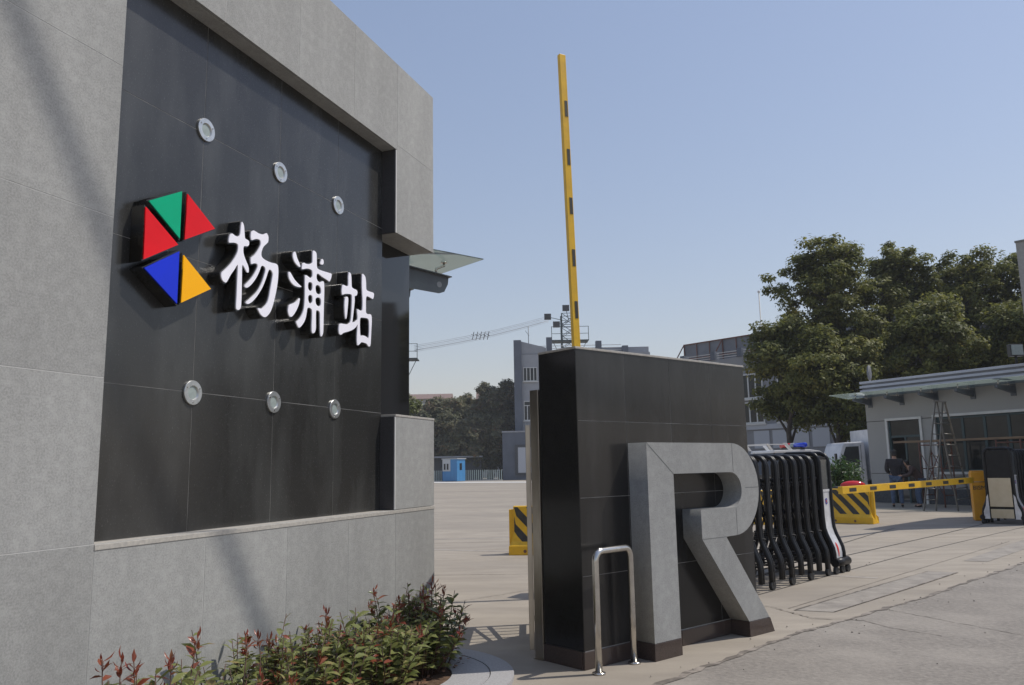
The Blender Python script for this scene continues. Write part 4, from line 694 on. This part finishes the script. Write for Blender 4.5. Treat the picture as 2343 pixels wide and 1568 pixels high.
mu.box(WX0, WX1, 0.045, 0.095, WZ0, WZ0+0.08).box(WX0, WX1, 0.045, 0.095, WZ1-0.08, WZ1); mu.build('mullion', 'teal', wo_); MB().box(WX0, WX1, 0.064, 0.074, WZ0, WZ1).build('pane', 'winglass', wo_)
MB().box(0.6, 7.0, 2.5, 2.6, 0.05, 4.2).box(0.6, 7.0, 0.3, 5.7, 0.0, 0.04).build('inner_wall', 'wall_b2', gh)
cn = MB().add([(X0-0.75, -1.15, 4.18), (X1, -1.15, 4.18), (X1, -0.02, 4.07), (X0-0.75, -0.02, 4.07), (X0-0.75, -1.15, 4.196), (X1, -1.15, 4.196), (X1, -0.02, 4.086), (X0-0.75, -0.02, 4.086)], [(0, 3, 2, 1), (4, 5, 6, 7), (0, 1, 5, 4), (1, 2, 6, 5), (2, 3, 7, 6), (3, 0, 4, 7)]).build('canopy_glass', 'glass', gh)
for i in range(5):
    x = 0.49+1.37*i; b = MB().add([(x-0.05, 0, 3.74), (x+0.05, 0, 3.74), (x+0.05, 0, 3.98), (x-0.05, 0, 3.98), (x-0.05, -1.0, 3.90), (x+0.05, -1.0, 3.90), (x+0.05, -1.0, 4.0), (x-0.05, -1.0, 4.0)], [(0, 1, 2, 3), (7, 6, 5, 4), (0, 4, 5, 1), (1, 5, 6, 2), (2, 6, 7, 3), (3, 7, 4, 0)])
    b.box(x-0.09, x+0.09, -0.03, 0.0, 3.66, 4.06); bo_ = b.build('canopy_bracket', 'steelgrey', gh)
    for y in (-0.25, -0.85): zg = 4.07-0.097*y; MB().tube([(x, y, 3.97), (x, y, zg)], 0.02, 8).tube([(x, y, zg-0.02), (x, y, zg-0.002)], 0.05, 10).build('glass_fitting', 'steel', bo_)
# roof things
q = at(1988, 850, 31.5); e = empty('satellite_dish', (q[0], q[1], 4.62)); tag(e, 'pale round dish on a short bent stand at the guardhouse roof corner', 'dish'); mb = MB(); n = 20
vs = [(0, 0.10, 0)]+[(0.26*math.cos(a)*0.45, 0.0+0.0*a+(0.26*math.cos(a))*0.2, 0.30*math.sin(a)) for a in np.linspace(0, 2*math.pi, n+1)[:-1]]; vs += [(x, y+0.03, z) for x, y, z in vs]
mb.add([(x, y, z+0.42) for x, y, z in vs], [(0, i+1, (i+1) % n+1) for i in range(n)]+[(n+1, n+1+(i+1) % n+1, n+1+i+1) for i in range(n)]+[(i+1, n+2+i, n+2+(i+1) % n, (i+1) % n+1) for i in range(n)], 0, True); mb.build('reflector', 'wall_b2', e)
MB().tube([(0.12, 0.3, 0), (0.1, 0.2, 0.22), (0.0, 0.12, 0.40)], 0.03, 8).build('stand', 'farkerb', e)
q = at(2325, 812, 26.2); e = empty('floodlight', (q[0], q[1], 4.70)); tag(e, 'square pale floodlight on the guardhouse roof near the right edge', 'floodlight')
MB().box(-0.22, 0.22, -0.06, 0.14, 0.22, 0.62).build('housing', 'tank', e, bevel=0.02); MB().box(-0.19, 0.19, -0.075, -0.061, 0.26, 0.59).build('lens', 'frost', e); MB().tube([(0, 0.05, 0), (0, 0.05, 0.24)], 0.04, 8).build('stand', 'tank', e)
# ladder, trestle table
la = empty('step_ladder', (0, 0, 0)); tag(la, 'tall aluminium A-shaped step ladder standing in front of the guardhouse window', 'ladder'); ap = at(2148, 917, 25.9)
def ladder_side(f0, f1, top0, top1, n):
    s = MB(); s.bar(f0, top0, 0.05, 0.035); s.bar(f1, top1, 0.05, 0.035)
    for k in range(1, n): t = k/n; s.tube([tuple(np.array(f0)*(1-t)+np.array(top0)*t), tuple(np.array(f1)*(1-t)+np.array(top1)*t)], 0.018, 6)
    return s.build('ladder_side', 'alu', la)
t0 = at(2139, 919, 25.9); t1 = at(2156, 921, 25.7)
ladder_side(G(2113, 1169), G(2141, 1169), t0, t1, 10); ladder_side(G(2192, 1170), G(2224, 1163), t0+np.array([0.05, 0.0, 0]), t1+np.array([0.1, 0.05, 0]), 10)
MB().bar(tuple(t0+np.array([-0.03, 0, 0.02])), tuple(t1+np.array([0.12, 0, 0.02])), 0.12, 0.04).build('top_cap', 'alu', la)
tt = FG.empty('trestle_table', label='long wooden plank on rusty trestle frames in front of the guardhouse', cat='trestle'); pk = MB().box(2.55, 9.2, -1.72, -1.45, 2.20, 2.27).box(3.0, 9.6, -1.40, -1.15, 2.20, 2.26).build('plank', 'plank', tt)
for x in (3.55, 6.2, 8.6):
    m_ = MB()
    for xx in (x, x+0.75):
        for y in (-1.75, -1.1): m_.tube([(xx, y, 0), (xx, y, 2.19)], 0.024, 6)
        for z in (0.4, 1.3, 2.1): m_.tube([(xx, -1.75, z), (xx, -1.1, z)], 0.018, 6)
    for y in (-1.75, -1.1): m_.tube([(x, y, 0.4), (x+0.75, y, 1.9)], 0.014, 6); m_.tube([(x+0.75, y, 0.4), (x, y, 1.9)], 0.014, 6); m_.tube([(x, y, 2.1), (x+0.75, y, 2.1)], 0.018, 6)
    m_.build('trestle_frame', 'rust', tt)
# ---------------------------------------------------------------- people
def skinned(name, J, E_, m, parent, sub=2):
    names = list(J); me = bpy.data.meshes.new(name); me.from_pydata([J[k][:3] for k in names], [(names.index(a), names.index(b)) for a, b in E_], []); o = bpy.data.objects.new('tmp', me); COL.objects.link(o)
    sk = o.modifiers.new('s', 'SKIN'); sk.use_smooth_shade = True; d = me.skin_vertices[0].data
    for i, k in enumerate(names): r = J[k][3]; d[i].radius = (r if not isinstance(r, tuple) else r[0], r if not isinstance(r, tuple) else r[1]); d[i].use_root = (i == 0)
    ss = o.modifiers.new('u', 'SUBSURF'); ss.levels = sub; ss.render_levels = sub; dg = bpy.context.evaluated_depsgraph_get(); dg.update()
    me2 = bpy.data.meshes.new_from_object(o.evaluated_get(dg)); bpy.data.objects.remove(o); me2.materials.clear(); me2.materials.append(M[m]); me2.name = name
    r = bpy.data.objects.new(name, me2); COL.objects.link(r); r.parent = parent; return r
def person(loc, yaw, sc, pose, top_m, leg_m, label):
    e = empty('person', loc, yaw); e.scale = (sc, sc, sc); tag(e, label, 'person')
    J = dict(pel=(0, 0, .95, .13), waist=(0, 0, 1.10, .115), chest=(0, 0.0, 1.32, .135), neck=(0, 0, 1.50, .055), head0=(0, .02, 1.58, .075), head1=(0, .025, 1.67, .085), head2=(0, .01, 1.73, .06), nose=(0, .105, 1.62, .014))
    E_ = [('pel', 'waist'), ('waist', 'chest'), ('chest', 'neck'), ('neck', 'head0'), ('head0', 'head1'), ('head1', 'head2'), ('head0', 'nose')]
    for s, n in ((-1, 'l'), (1, 'r')):
        J[n+'hip'] = (s*.09, 0, .88, .09); J[n+'kne'] = (s*.11, .02, .48, .058); J[n+'ank'] = (s*.12, -.02, .09, .038); J[n+'toe'] = (s*.13, .13, .035, .032); E_ += [('pel', n+'hip'), (n+'hip', n+'kne'), (n+'kne', n+'ank'), (n+'ank', n+'toe')]
        J[n+'sho'] = (s*.19, 0, 1.40, .062); J[n+'elb'] = (s*.25, -.02, 1.14, .042); J[n+'wri'] = (s*.23, .10, .92, .027); E_ += [('chest', n+'sho'), (n+'sho', n+'elb'), (n+'elb', n+'wri')]
    J.update(pose)
    for s, n in ((-1, 'l'), (1, 'r')):
        w_ = np.array(J[n+'wri'][:3]); d = w_-np.array(J[n+'elb'][:3]); d /= np.linalg.norm(d); sd_ = np.cross(d, [1, 0.2, 0.1]); sd_ /= np.linalg.norm(sd_); J[n+'palm'] = (*(w_+d*.06), .030); E_.append((n+'wri', n+'palm'))
        for k in range(4): b = w_+d*.10+sd_*(-.024+.016*k); J[f'{n}f{k}'] = (*b, .009); J[f'{n}g{k}'] = (*(b+d*(.045+.01*(k in (1, 2)))+np.array([0, .012, -.01])), .007); E_ += [(n+'palm', f'{n}f{k}'), (f'{n}f{k}', f'{n}g{k}')]
        J[n+'th'] = (*(w_+d*.07+sd_*.045), .010); E_.append((n+'palm', n+'th'))
    skinned('body', J, E_, 'skin', e)
    def sub(keys, grow, extra=None):
        K = {k: (*J[k][:3], tuple(q+grow for q in J[k][3]) if isinstance(J[k][3], tuple) else J[k][3]+grow) for k in keys}; return K, [(a, b) for a, b in E_ if a in K and b in K]
    K, EE = sub(['waist', 'pel', 'chest', 'lsho', 'lelb', 'lwri', 'rsho', 'relb', 'rwri'], .03); K['neck'] = (*(np.array(J['chest'][:3])*.25+np.array(J['neck'][:3])*.75), .065); EE.append(('chest', 'neck')); skinned('jacket', K, EE, top_m, e)
    K, EE = sub(['pel', 'lhip', 'lkne', 'lank', 'rhip', 'rkne', 'rank'], .016); skinned('trousers', K, EE, leg_m, e)
    for n in 'lr':
        a = np.array(J[n+'ank'][:3]); b = np.array(J[n+'toe'][:3]); skinned('shoe', {'a': (a[0], a[1]-.03, .05, .045), 'b': (a[0], a[1]+.04, .045, .045), 'c': (*b[:2], .035, .036)}, [('a', 'b'), ('b', 'c')], 'shoe', e, 1)
    h0, h1, h2 = (np.array(J[k][:3]) for k in ('head0', 'head1', 'head2')); bk = np.array([0, -.028, .01])
    skinned('hair', {'z': (*(h0+bk+np.array([0, -.02, -.055])), .078), 'a': (*(h0+bk+np.array([0, -.012, .0])), .086), 'b': (*(h1+bk*0.8+np.array([0, 0, .012])), .102), 'c': (*(h2+np.array([0, 0.0, .014])), .074)}, [('z', 'a'), ('a', 'b'), ('b', 'c')], 'hair', e); return e
q = at(2054, 1152, 28.2)
person((q[0], q[1], 0), R_(-25), 1.13, dict(lwri=(-.18, .20, 1.04, .027), lelb=(-.235, -.02, 1.13, .042), rwri=(.21, .05, .88, .027), relb=(.235, -.02, 1.13, .042)), 'jacket', 'jeans', 'standing person in dark jacket and pale blue jeans seen from behind at the guardhouse door')
q = at(2103, 1152, 28.0)
person((q[0], q[1], 0), R_(78), 1.02, dict(pel=(0, -.12, .92, .13), lhip=(-.09, -.12, .86, .09), rhip=(.09, -.12, .86, .09), waist=(0, -.02, 1.05, .115), chest=(0, .16, 1.22, .135), neck=(0, .26, 1.36, .055), head0=(0, .31, 1.42, .075), head1=(0, .34, 1.50, .085), head2=(0, .34, 1.56, .06), nose=(0, .41, 1.43, .014),
       lsho=(-.19, .17, 1.30, .058), rsho=(.19, .17, 1.30, .058), lelb=(-.22, .30, 1.06, .042), relb=(.22, .30, 1.06, .042), lwri=(-.12, .50, 1.05, .027), rwri=(.12, .50, 1.08, .027)), 'shirt', 'jeans', 'person in dark brown top bending forward in the guardhouse doorway')

# ---------------------------------------------------------------- vehicles
def car_wheel(p, x, y, r=0.36, wd__=0.22):
    t = MB().tube([(x, y-wd__/2, r), (x, y+wd__/2, r)], r, 24).build('wheel', 'rubber', p, bevel=0.02); MB().tube([(x, y-wd__/2-0.008, r), (x, y+wd__/2+0.008, r)], r*0.62, 16).build('rim', 'silver', t)
q = at(1808, 1060, 25.0); cv = empty('patrol_cart', (q[0], q[1], 0), math.pi/2-R_(74)); tag(cv, 'white patrol cart with red and blue light bar on its roof, behind the folded gate', 'vehicle')
b = MB(); b.prism([(-1.05, 0.32), (-1.12, 0.55), (-1.05, 0.82), (-0.35, 0.84), (-0.25, 0.45), (0.35, 0.42), (0.52, 0.95), (0.72, 0.98), (1.02, 0.80), (1.12, 0.52), (1.05, 0.30)], -0.58, 0.58).build('body', 'carwhite', cv, bevel=0.05)
MB().prism([(-1.0, 1.88), (-0.96, 1.96), (0.30, 1.975), (0.62, 1.93), (0.86, 1.82), (0.84, 1.78), (0.55, 1.87), (0.25, 1.90)], -0.62, 0.62).build('roof', 'carwhite', cv, bevel=0.015)
po = MB()
for y in (-0.54, 0.54): po.tube([(-0.98, y, 0.8), (-0.92, y, 1.9)], 0.022, 8).tube([(0.72, y, 0.95), (0.55, y, 1.88)], 0.022, 8).tube([(-0.2, y, 0.8), (-0.2, y, 1.9)], 0.018, 8)
po.build('roof_post', 'steelgrey', cv); MB().add([(0.71, -0.52, 1.0), (0.71, 0.52, 1.0), (0.56, 0.52, 1.84), (0.56, -0.52, 1.84), (0.70, -0.52, 1.0), (0.70, 0.52, 1.0), (0.55, 0.52, 1.84), (0.55, -0.52, 1.84)], [(0, 1, 2, 3), (7, 6, 5, 4), (0, 4, 5, 1), (1, 5, 6, 2), (2, 6, 7, 3), (3, 7, 4, 0)]).build('windscreen', 'glass', cv)
for x in (-0.75, -0.05): MB().box(x-0.2, x+0.2, -0.5, 0.5, 0.72, 0.84).box(x-0.24, x-0.17, -0.5, 0.5, 0.84, 1.25).build('seat', 'tank', cv, bevel=0.02)
MB().tube([(0.55, -0.25, 0.95), (0.38, -0.25, 1.15)], 0.02, 8).tube([(0.38+0.17*math.sin(a)*0.5, -0.25+0.17*math.cos(a), 1.15+0.17*math.sin(a)*0.8) for a in np.linspace(0, 2*math.pi, 17)], 0.014, 6).build('steering_wheel', 'tank', cv)
for s in (-1, 1):
    for x in (-0.72, 0.75): t_ = MB().tube([(x, s*0.56-0.08, 0.26), (x, s*0.56+0.08, 0.26)], 0.26, 20).build('wheel', 'rubber', cv, bevel=0.015); MB().tube([(x, s*0.56-0.085, 0.26), (x, s*0.56+0.085, 0.26)], 0.15, 14).build('rim', 'silver', t_)
    MB().box(1.06, 1.13, s*0.4-0.1, s*0.4+0.1, 0.56, 0.70).build('headlight', 'frost', cv, bevel=0.015)
rk = MB(); rk.box(-1.15, -0.55, -0.60, -0.56, 2.12, 2.15).box(-1.15, -0.55, 0.56, 0.60, 2.12, 2.15).box(-1.19, -1.13, -0.62, 0.62, 2.11, 2.16)
for y in (-0.6, 0.56): rk.prism([(-1.05, 1.96), (-1.2, 2.15), (-1.12, 2.15), (-0.97, 1.96)], y, y+0.04).prism([(-0.42, 1.96), (-0.62, 2.18), (-0.50, 2.18), (-0.30, 1.96)], y, y+0.04)
rk.build('roof_rack', 'carwhite', cv)
lb = MB().box(0.05, 0.2, -0.5, 0.5, 1.97, 2.05).build('light_bar', 'tank', cv)
def pill(y0, y1, m): MB().tube([(0.125, y0, 2.11), (0.125, y0+0.03, 2.11), (0.125, y1-0.03, 2.11), (0.125, y1, 2.11)], [0.04, 0.075, 0.075, 0.04], 14).build('beacon_lens', m, lb)
pill(0.10, 0.62, 'redlens'); pill(-0.10, 0.10, 'frost'); pill(-0.66, -0.10, 'bluelens')
q = at(1885, 1060, 35.5); tk = empty('box_truck', (q[0]+0.1, q[1], 0), 0); tag(tk, 'small white box truck parked left of the guardhouse, cab facing left', 'truck')
Wt = 0.9; TS = 1.15
c_ = MB(); c_.prism([(0.0, 0.55), (-0.02, 1.15), (0.36, 2.18), (0.44, 2.30), (1.28, 2.33), (1.31, 0.5)], -Wt, Wt).build('cab', 'truckwhite', tk, bevel=0.05)
for s in (-1, 1): MB().prism([(0.20, 1.36), (0.50, 2.12), (1.02, 2.14), (1.02, 1.40)], s*Wt-0.006*(s > 0)-0.012*(s < 0), s*Wt+0.012*(s > 0)+0.006*(s < 0)).build('side_window', 'darkglass', tk)
MB().box(1.10, 1.115, -Wt-0.004, -Wt, 0.7, 2.2).box(0.3, 0.31, -Wt-0.004, -Wt, 0.7, 1.3).box(0.3, 1.10, -Wt-0.004, -Wt, 0.69, 0.70).build('door_seam', 'tank', tk)
MB().add([(0.02, -0.8, 1.22), (0.40, -0.78, 2.10), (0.40, 0.78, 2.10), (0.02, 0.8, 1.22), (0.0, -0.8, 1.23), (0.38, -0.78, 2.11), (0.38, 0.78, 2.11), (0.0, 0.8, 1.23)], [(0, 3, 2, 1), (4, 5, 6, 7), (0, 1, 5, 4), (1, 2, 6, 5), (2, 3, 7, 6), (3, 0, 4, 7)]).build('windscreen', 'darkglass', tk)
bx = MB().box(1.50, 5.2, -1.0, 1.0, 0.75, 2.82).build('cargo_box', 'truckwhite', tk, bevel=0.02); rb_ = MB()
for i in range(24): rb_.box(1.62, 5.1, -1.008, -1.0, 0.9+0.078*i, 0.93+0.078*i)
rb_.build('side_ribs', 'shutter', bx); MB().box(1.68, 1.92, -1.012, -1.0, 2.66, 2.72).build('marker', 'redp', bx); MB().box(1.53, 1.61, -1.012, -1.0, 2.3, 2.5).build('marker', 'redp', bx)
MB().box(0.1, 5.1, -0.45, 0.45, 0.45, 0.74).build('chassis', 'tank', tk)
for x in (0.75, 4.2):
    for s in (-1, 1): car_wheel(tk, x, s*0.78, 0.36)
MB().bar((0.15, -0.92, 1.5), (0.0, -1.12, 1.6), 0.03, 0.03).box(-0.06, 0.0, -1.2, -1.06, 1.45, 1.85).build('wing_mirror', 'tank', tk)
tk.scale = (1.04, 1.04, 1.04)
q = at(1926, 1109, 23.6); sc_ = empty('scooter', (q[0], q[1], 0), R_(172)); tag(sc_, 'red and white motor scooter hidden behind the striped barrier', 'scooter')
b = MB(); b.ball((-0.30, 0, 0.90), 0.36, 0.15, 0.14, 16, zmin=-0.6); b.build('body', 'redlens', sc_); MB().ball((-0.32, 0, 0.78), 0.38, 0.14, 0.08, 14).build('lower_body', 'carwhite', sc_); MB().ball((0.08, 0, 0.84), 0.2, 0.12, 0.05, 14).build('seat', 'tank', sc_)
MB().add([(0.30, -0.18, 0.25), (0.30, 0.18, 0.25), (0.48, 0.16, 0.85), (0.48, -0.16, 0.85), (0.36, -0.18, 0.25), (0.36, 0.18, 0.25), (0.54, 0.14, 0.85), (0.54, -0.14, 0.85)], [(0, 1, 2, 3), (7, 6, 5, 4), (0, 4, 5, 1), (1, 5, 6, 2), (2, 6, 7, 3), (3, 7, 4, 0)]).box(-0.3, 0.32, -0.14, 0.14, 0.22, 0.29).build('leg_shield', 'carwhite', sc_, bevel=0.02)
MB().tube([(0.50, 0, 0.8), (0.42, 0, 1.02)], 0.03, 8).tube([(0.36, -0.32, 1.04), (0.44, 0, 1.02), (0.36, 0.32, 1.04)], 0.018, 8).tube([(0.44, -0.2, 1.04), (0.5, -0.24, 1.2)], 0.008, 6).build('handlebar', 'steel', sc_)
for x in (-0.6, 0.62): t_ = MB().tube([(x, -0.05, 0.23), (x, 0.05, 0.23)], 0.23, 20).build('wheel', 'rubber', sc_, bevel=0.01); MB().tube([(x, -0.055, 0.23), (x, 0.055, 0.23)], 0.13, 14).build('rim', 'silver', t_)
# leafy bush behind barrier
q = at(1926, 1075, 26.5); e = empty('leafy_bush', (q[0], q[1], 0)); tag(e, 'leafy green bush with long pale leaves in front of the white truck', 'bush'); r = np.random.default_rng(5)
st = MB(); P = []; N = []
for i in range(46):
    a = r.uniform(0, 6.28); l = r.uniform(0.15, 0.75); tip = np.array([math.cos(a)*l, math.sin(a)*l, r.uniform(1.0, 1.75)-0.35*l*l]); mid = tip*np.array([0.35, 0.35, 0.55]); st.tube([(0, 0, 0), mid, tip], [0.014, 0.01, 0.005], 5)
    for k in range(34): t = r.uniform(0.25, 1.0); p = mid*(1-t)+tip*t+r.normal(size=3)*0.07; P.append(p); N.append(r.normal(size=3)*0.6+[0, 0, 0.9])
P = np.array(P); N = np.array(N); N /= np.linalg.norm(N, axis=1)[:, None]; leaf_mesh('leaves', P, N, r.uniform(0.12, 0.26, len(P)), 0.3, 'bush', e, r); st.build('stems', 'bark', e)

# ---------------------------------------------------------------- glass canopy over the wicket, behind the sign wall
P1 = np.array([-0.36, 10.4]); Bd = np.array([0.7627, 0.6468]); Cd = np.array([-0.6468, 0.7627])
o_ = P1-Bd*1.28; FC = Frame(o_, -40.3+180)   # facade seen from +B side; local x runs along -Cd
blk = empty('ticket_lodge', (o_[0], o_[1], 0), math.atan2(Bd[1], Bd[0])); tag(blk, 'grey lodge behind the sign wall carrying the projecting glass canopy', 'building')
MB().box(-3.0, 0, 0.0, 6.0, 0, 4.75).build('wall', 'wall_gh', blk); MB().box(-0.002, 0.004, 1.0, 1.9, 0.02, 2.3).build('door', 'frame_w', blk)
can = empty('glass_canopy', (o_[0], o_[1], 0), math.atan2(Bd[1], Bd[0])); tag(can, 'glass canopy on dark steel arms sticking out behind the sign wall', 'canopy')
MB().box(0.02, 1.28, 0.0, 1.75, 4.35, 4.364).build('glass_panel', 'glass', can, bevel=0.002)
for y in (0.42, 1.35):
    a_ = MB(); a_.add([(0, y-0.006, 4.22), (0, y-0.006, 3.93), (0.85, y-0.006, 3.91), (0.93, y-0.006, 3.94), (0.99, y-0.006, 4.05), (1.0, y-0.006, 4.14)]+[(0, y+0.006, 4.22), (0, y+0.006, 3.93), (0.85, y+0.006, 3.91), (0.93, y+0.006, 3.94), (0.99, y+0.006, 4.05), (1.0, y+0.006, 4.14)], [(0, 1, 2, 3, 4, 5), (11, 10, 9, 8, 7, 6)]+[(i, 6+i, 6+(i+1) % 6, (i+1) % 6) for i in range(6)])
    a_.add([(0, y-0.06, 4.222), (1.02, y-0.06, 4.142), (1.02, y+0.06, 4.142), (0, y+0.06, 4.222), (0, y-0.06, 4.234), (1.02, y-0.06, 4.154), (1.02, y+0.06, 4.154), (0, y+0.06, 4.234)], [(0, 3, 2, 1), (4, 5, 6, 7), (0, 1, 5, 4), (1, 2, 6, 5), (2, 3, 7, 6), (3, 0, 4, 7)])
    ao_ = a_.build('arm', 'steelgrey', can)
    MB().tube([(0.85, y-0.008, 4.03), (0.85, y+0.008, 4.03)], 0.04, 16).build('round_hole', 'wall_b1', ao_)
    MB().tube([(0.80, y, 4.16), (0.80, y, 4.24), (0.93, y, 4.30), (0.93, y, 4.345)], 0.018, 8).tube([(0.93, y, 4.335), (0.93, y, 4.349)], 0.045, 14).build('spider_fitting', 'steel', ao_)

# ---------------------------------------------------------------- planting bed, kerb ring, shrubs
def wpt(x, y): return WA.world(x, y, 0)[:2]
KC = (-1.13, 6.47)
def ringpts(r, a0, a1, n): return [(KC[0]+r*math.cos(R_(a0+(a1-a0)*i/n)), KC[1]+r*math.sin(R_(a0+(a1-a0)*i/n))) for i in range(n+1)]
def kerb_part(r0, r1, z, name):
    A0_, A1_ = -20.0, 69.6; o = ringpts(r1, A0_, A1_, 28); i_ = ringpts(r0, A0_, A1_, 28); s = MB(); dv = np.array([math.sin(R_(20.42)), math.cos(R_(20.42))]); ext = 7.0
    o = [tuple(np.array(o[0])-dv*ext)]+o; i_ = [tuple(np.array(i_[0])-dv*ext)]+i_; n = len(o); V = [(x, y, z) for x, y in o+i_]+[(x, y, -0.05) for x, y in o+i_]
    f = [(k, k+1, n+k+1, n+k) for k in range(n-1)]+[(k+1, k, 2*n+k, 2*n+k+1) for k in range(n-1)]+[(n+k, n+k+1, 3*n+k+1, 3*n+k) for k in range(n-1)]+[(n-1, 3*n-1, 4*n-1, 2*n-1)]
    s.add(V, f); x = s.build(name, 'kerb'); tag(x, kind='structure'); return x
kerb_part(0.92, 1.10, 0.035, 'kerb'); kerb_part(0.62, 0.912, 0.032, 'kerb')
sp1 = ringpts(0.62, -20, 69.6, 16); dv = np.array([math.sin(R_(20.42)), math.cos(R_(20.42))]); sheet('soil', [tuple(np.array(sp1[0])-dv*7)]+sp1+[wpt(-0.35, -0.02), wpt(-8.5, -0.02)], 0.02, 'soil')
r = np.random.default_rng(11); P = []; 
for i in range(900): P.append((*WA.world(r.uniform(-6, -0.9), r.uniform(-0.78, -0.1), 0)[:2], 0.028+r.random()*0.03))
P = np.array(P); N = r.normal(size=P.shape)*0.35+[0, 0, 1]; N /= np.linalg.norm(N, axis=1)[:, None]; o = leaf_mesh('leaf_litter', P, N, r.uniform(0.03, 0.06, len(P)), 0.6, 'litter', None, r); tag(o, 'dry brown fallen leaves on the soil under the hedge', 'leaf litter', kind='stuff')
LP = [(0, 0, 0), (0.17, 0.30, .05), (0.20, 0.62, .04), (0, 1.0, -.14), (-0.20, 0.62, .04), (-0.17, 0.30, .05), (0, 0.30, 0), (0, 0.64, -.02)]
LF = [(0, 6, 1), (6, 7, 2, 1), (7, 3, 2), (0, 5, 6), (6, 5, 4, 7), (7, 4, 3)]
def shrub(x, y, h, rad, nst, seed, label):
    r = np.random.default_rng(seed); wx = WA.world(x, y, 0); e = empty('photinia_shrub', (wx[0], wx[1], 0.02)); tag(e, label, 'shrub', 'red-tipped shrubs at the foot of the wall')
    st = MB(); A = MB(); B = MB()
    def leaf(mb, p, d, up, L, wf=1.0):
        d = d/np.linalg.norm(d); s = np.cross(d, up); s /= np.linalg.norm(s)+1e-9; u = np.cross(s, d); mb.add([p+s*(a*L*wf)+d*(b*L)+u*(c*L) for a, b, c in LP], LF, 0, True)
    for i in range(nst):
        a = r.uniform(0, 6.28); q = rad*math.sqrt(r.random()); base = np.array([math.cos(a)*q*0.75, math.sin(a)*q*0.75, 0]); hh = h*(1.0 if i < 2 else r.uniform(0.6, 1.0)*(1-0.22*(q/rad)**2)); tip = np.array([math.cos(a)*q*1.2+r.normal()*0.06, math.sin(a)*q*1.2+r.normal()*0.06, hh]); mid = (base+tip)/2+r.normal(size=3)*0.015
        st.tube([base, mid, tip], [0.006, 0.0045, 0.0025], 5); nl = int(10+13*hh/0.6); ph = r.uniform(0, 6.28); redtop = r.random() < 0.30
        for k in range(nl):
            t = 0.18+0.80*(k/nl); p = base*(1-t)**2+2*mid*t*(1-t)+tip*t*t; ph += 2.4; el = r.uniform(-0.1, 0.6)+0.35*t
            d = np.array([math.cos(ph)*math.cos(el), math.sin(ph)*math.cos(el), math.sin(el)-0.15]); red = (redtop and t > 0.84) or r.random() < 0.04
            leaf(B if red else A, p, d, np.array([0, 0, 1.0])+r.normal(size=3)*0.25, r.uniform(0.072, 0.122)*(0.6 if t > 0.88 else 1.0))
        if redtop:
            for k in range(7):
                ph += 2.4; el = r.uniform(0.45, 1.4); leaf(B, tip-np.array([0, 0, 0.012*k]), np.array([math.cos(ph)*math.cos(el), math.sin(ph)*math.cos(el), math.sin(el)]), np.array([math.cos(ph), math.sin(ph), 0.2]), r.uniform(0.035, 0.075), 0.62)
    st.build('stems', 'twig', e); A.build('leaves', 'photinia', e); B.build('red_shoots', 'phred', e); return e
tops = [(1000, 1318, .30, 44, 'tallest red-tipped shrub at the free end of the grey wall'), (935, 1350, .34, 46, 'red-tipped shrub second from the wall end, dense and leafy'), (850, 1378, .36, 46, 'red-tipped shrub third from the wall end with upright shoots'), (745, 1415, .38, 40, 'red-tipped shrub below the middle of the black panel'), (640, 1425, .36, 28, 'red-tipped shrub left of the middle with bright red shoots'),
        (500, 1468, .36, 16, 'sparser red-tipped shrub in the lower left part of the hedge'), (320, 1500, .22, 8, 'very thin red-tipped shrub third from the left end of the hedge'), (405, 1480, .28, 9, 'thin red-tipped shrub fourth from the left end, with drooping leaves'), (215, 1540, .2, 5, 'small red-tipped sprig at the bottom left, second from the left'), (150, 1552, .16, 4, 'leftmost small red-tipped sprig at the bottom edge')]
for i, (px, py, rd, ns, lbl) in enumerate(tops):
    x, z = WA.on(px, py, 0.40); shrub(x-(0.30 if i == 0 else 0.14), -0.40-(0.05 if i < 3 else 0), z, rd, ns, 300+i, lbl)

# ---------------------------------------------------------------- overhead cable outside the picture, whose soft shadow falls on the wall
w1 = Vector((-2.45, 3.66, 3.94)); w2 = Vector((-1.72, 5.62, 0.55)); dd = (w1-w2)
c1 = w2-dd*1.0+SUN*14; c2 = w1+dd*2.5+SUN*14
e = empty('stay_cable', (0, 0, 0)); e.location = c2; tag(e, 'thick stay cable sloping overhead outside the picture', 'cable')
MB().tube([(0, 0, 0), tuple(c1-c2)], 0.038, 10).build('cable', 'tank', e)

# ---------------------------------------------------------------- thin haze in the air
hz = MB().box(-910, 910, -310, 1510, -1.0, 40.0).build('haze', 'glass'); tag(hz, kind='stuff'); hm = bpy.data.materials.new('thin_haze'); hm.use_nodes = True; hn = hm.node_tree; hn.nodes.clear()
ho = hn.nodes.new('ShaderNodeOutputMaterial'); hv_ = hn.nodes.new('ShaderNodeVolumePrincipled'); hv_.inputs['Color'].default_value = (0.93, 0.95, 1.0, 1); hv_.inputs['Density'].default_value = 0.0006; hv_.inputs['Anisotropy'].default_value = 0.0
hn.links.new(hv_.outputs[0], ho.inputs['Volume']); hz.data.materials.clear(); hz.data.materials.append(hm); SC.cycles.volume_bounces = 0
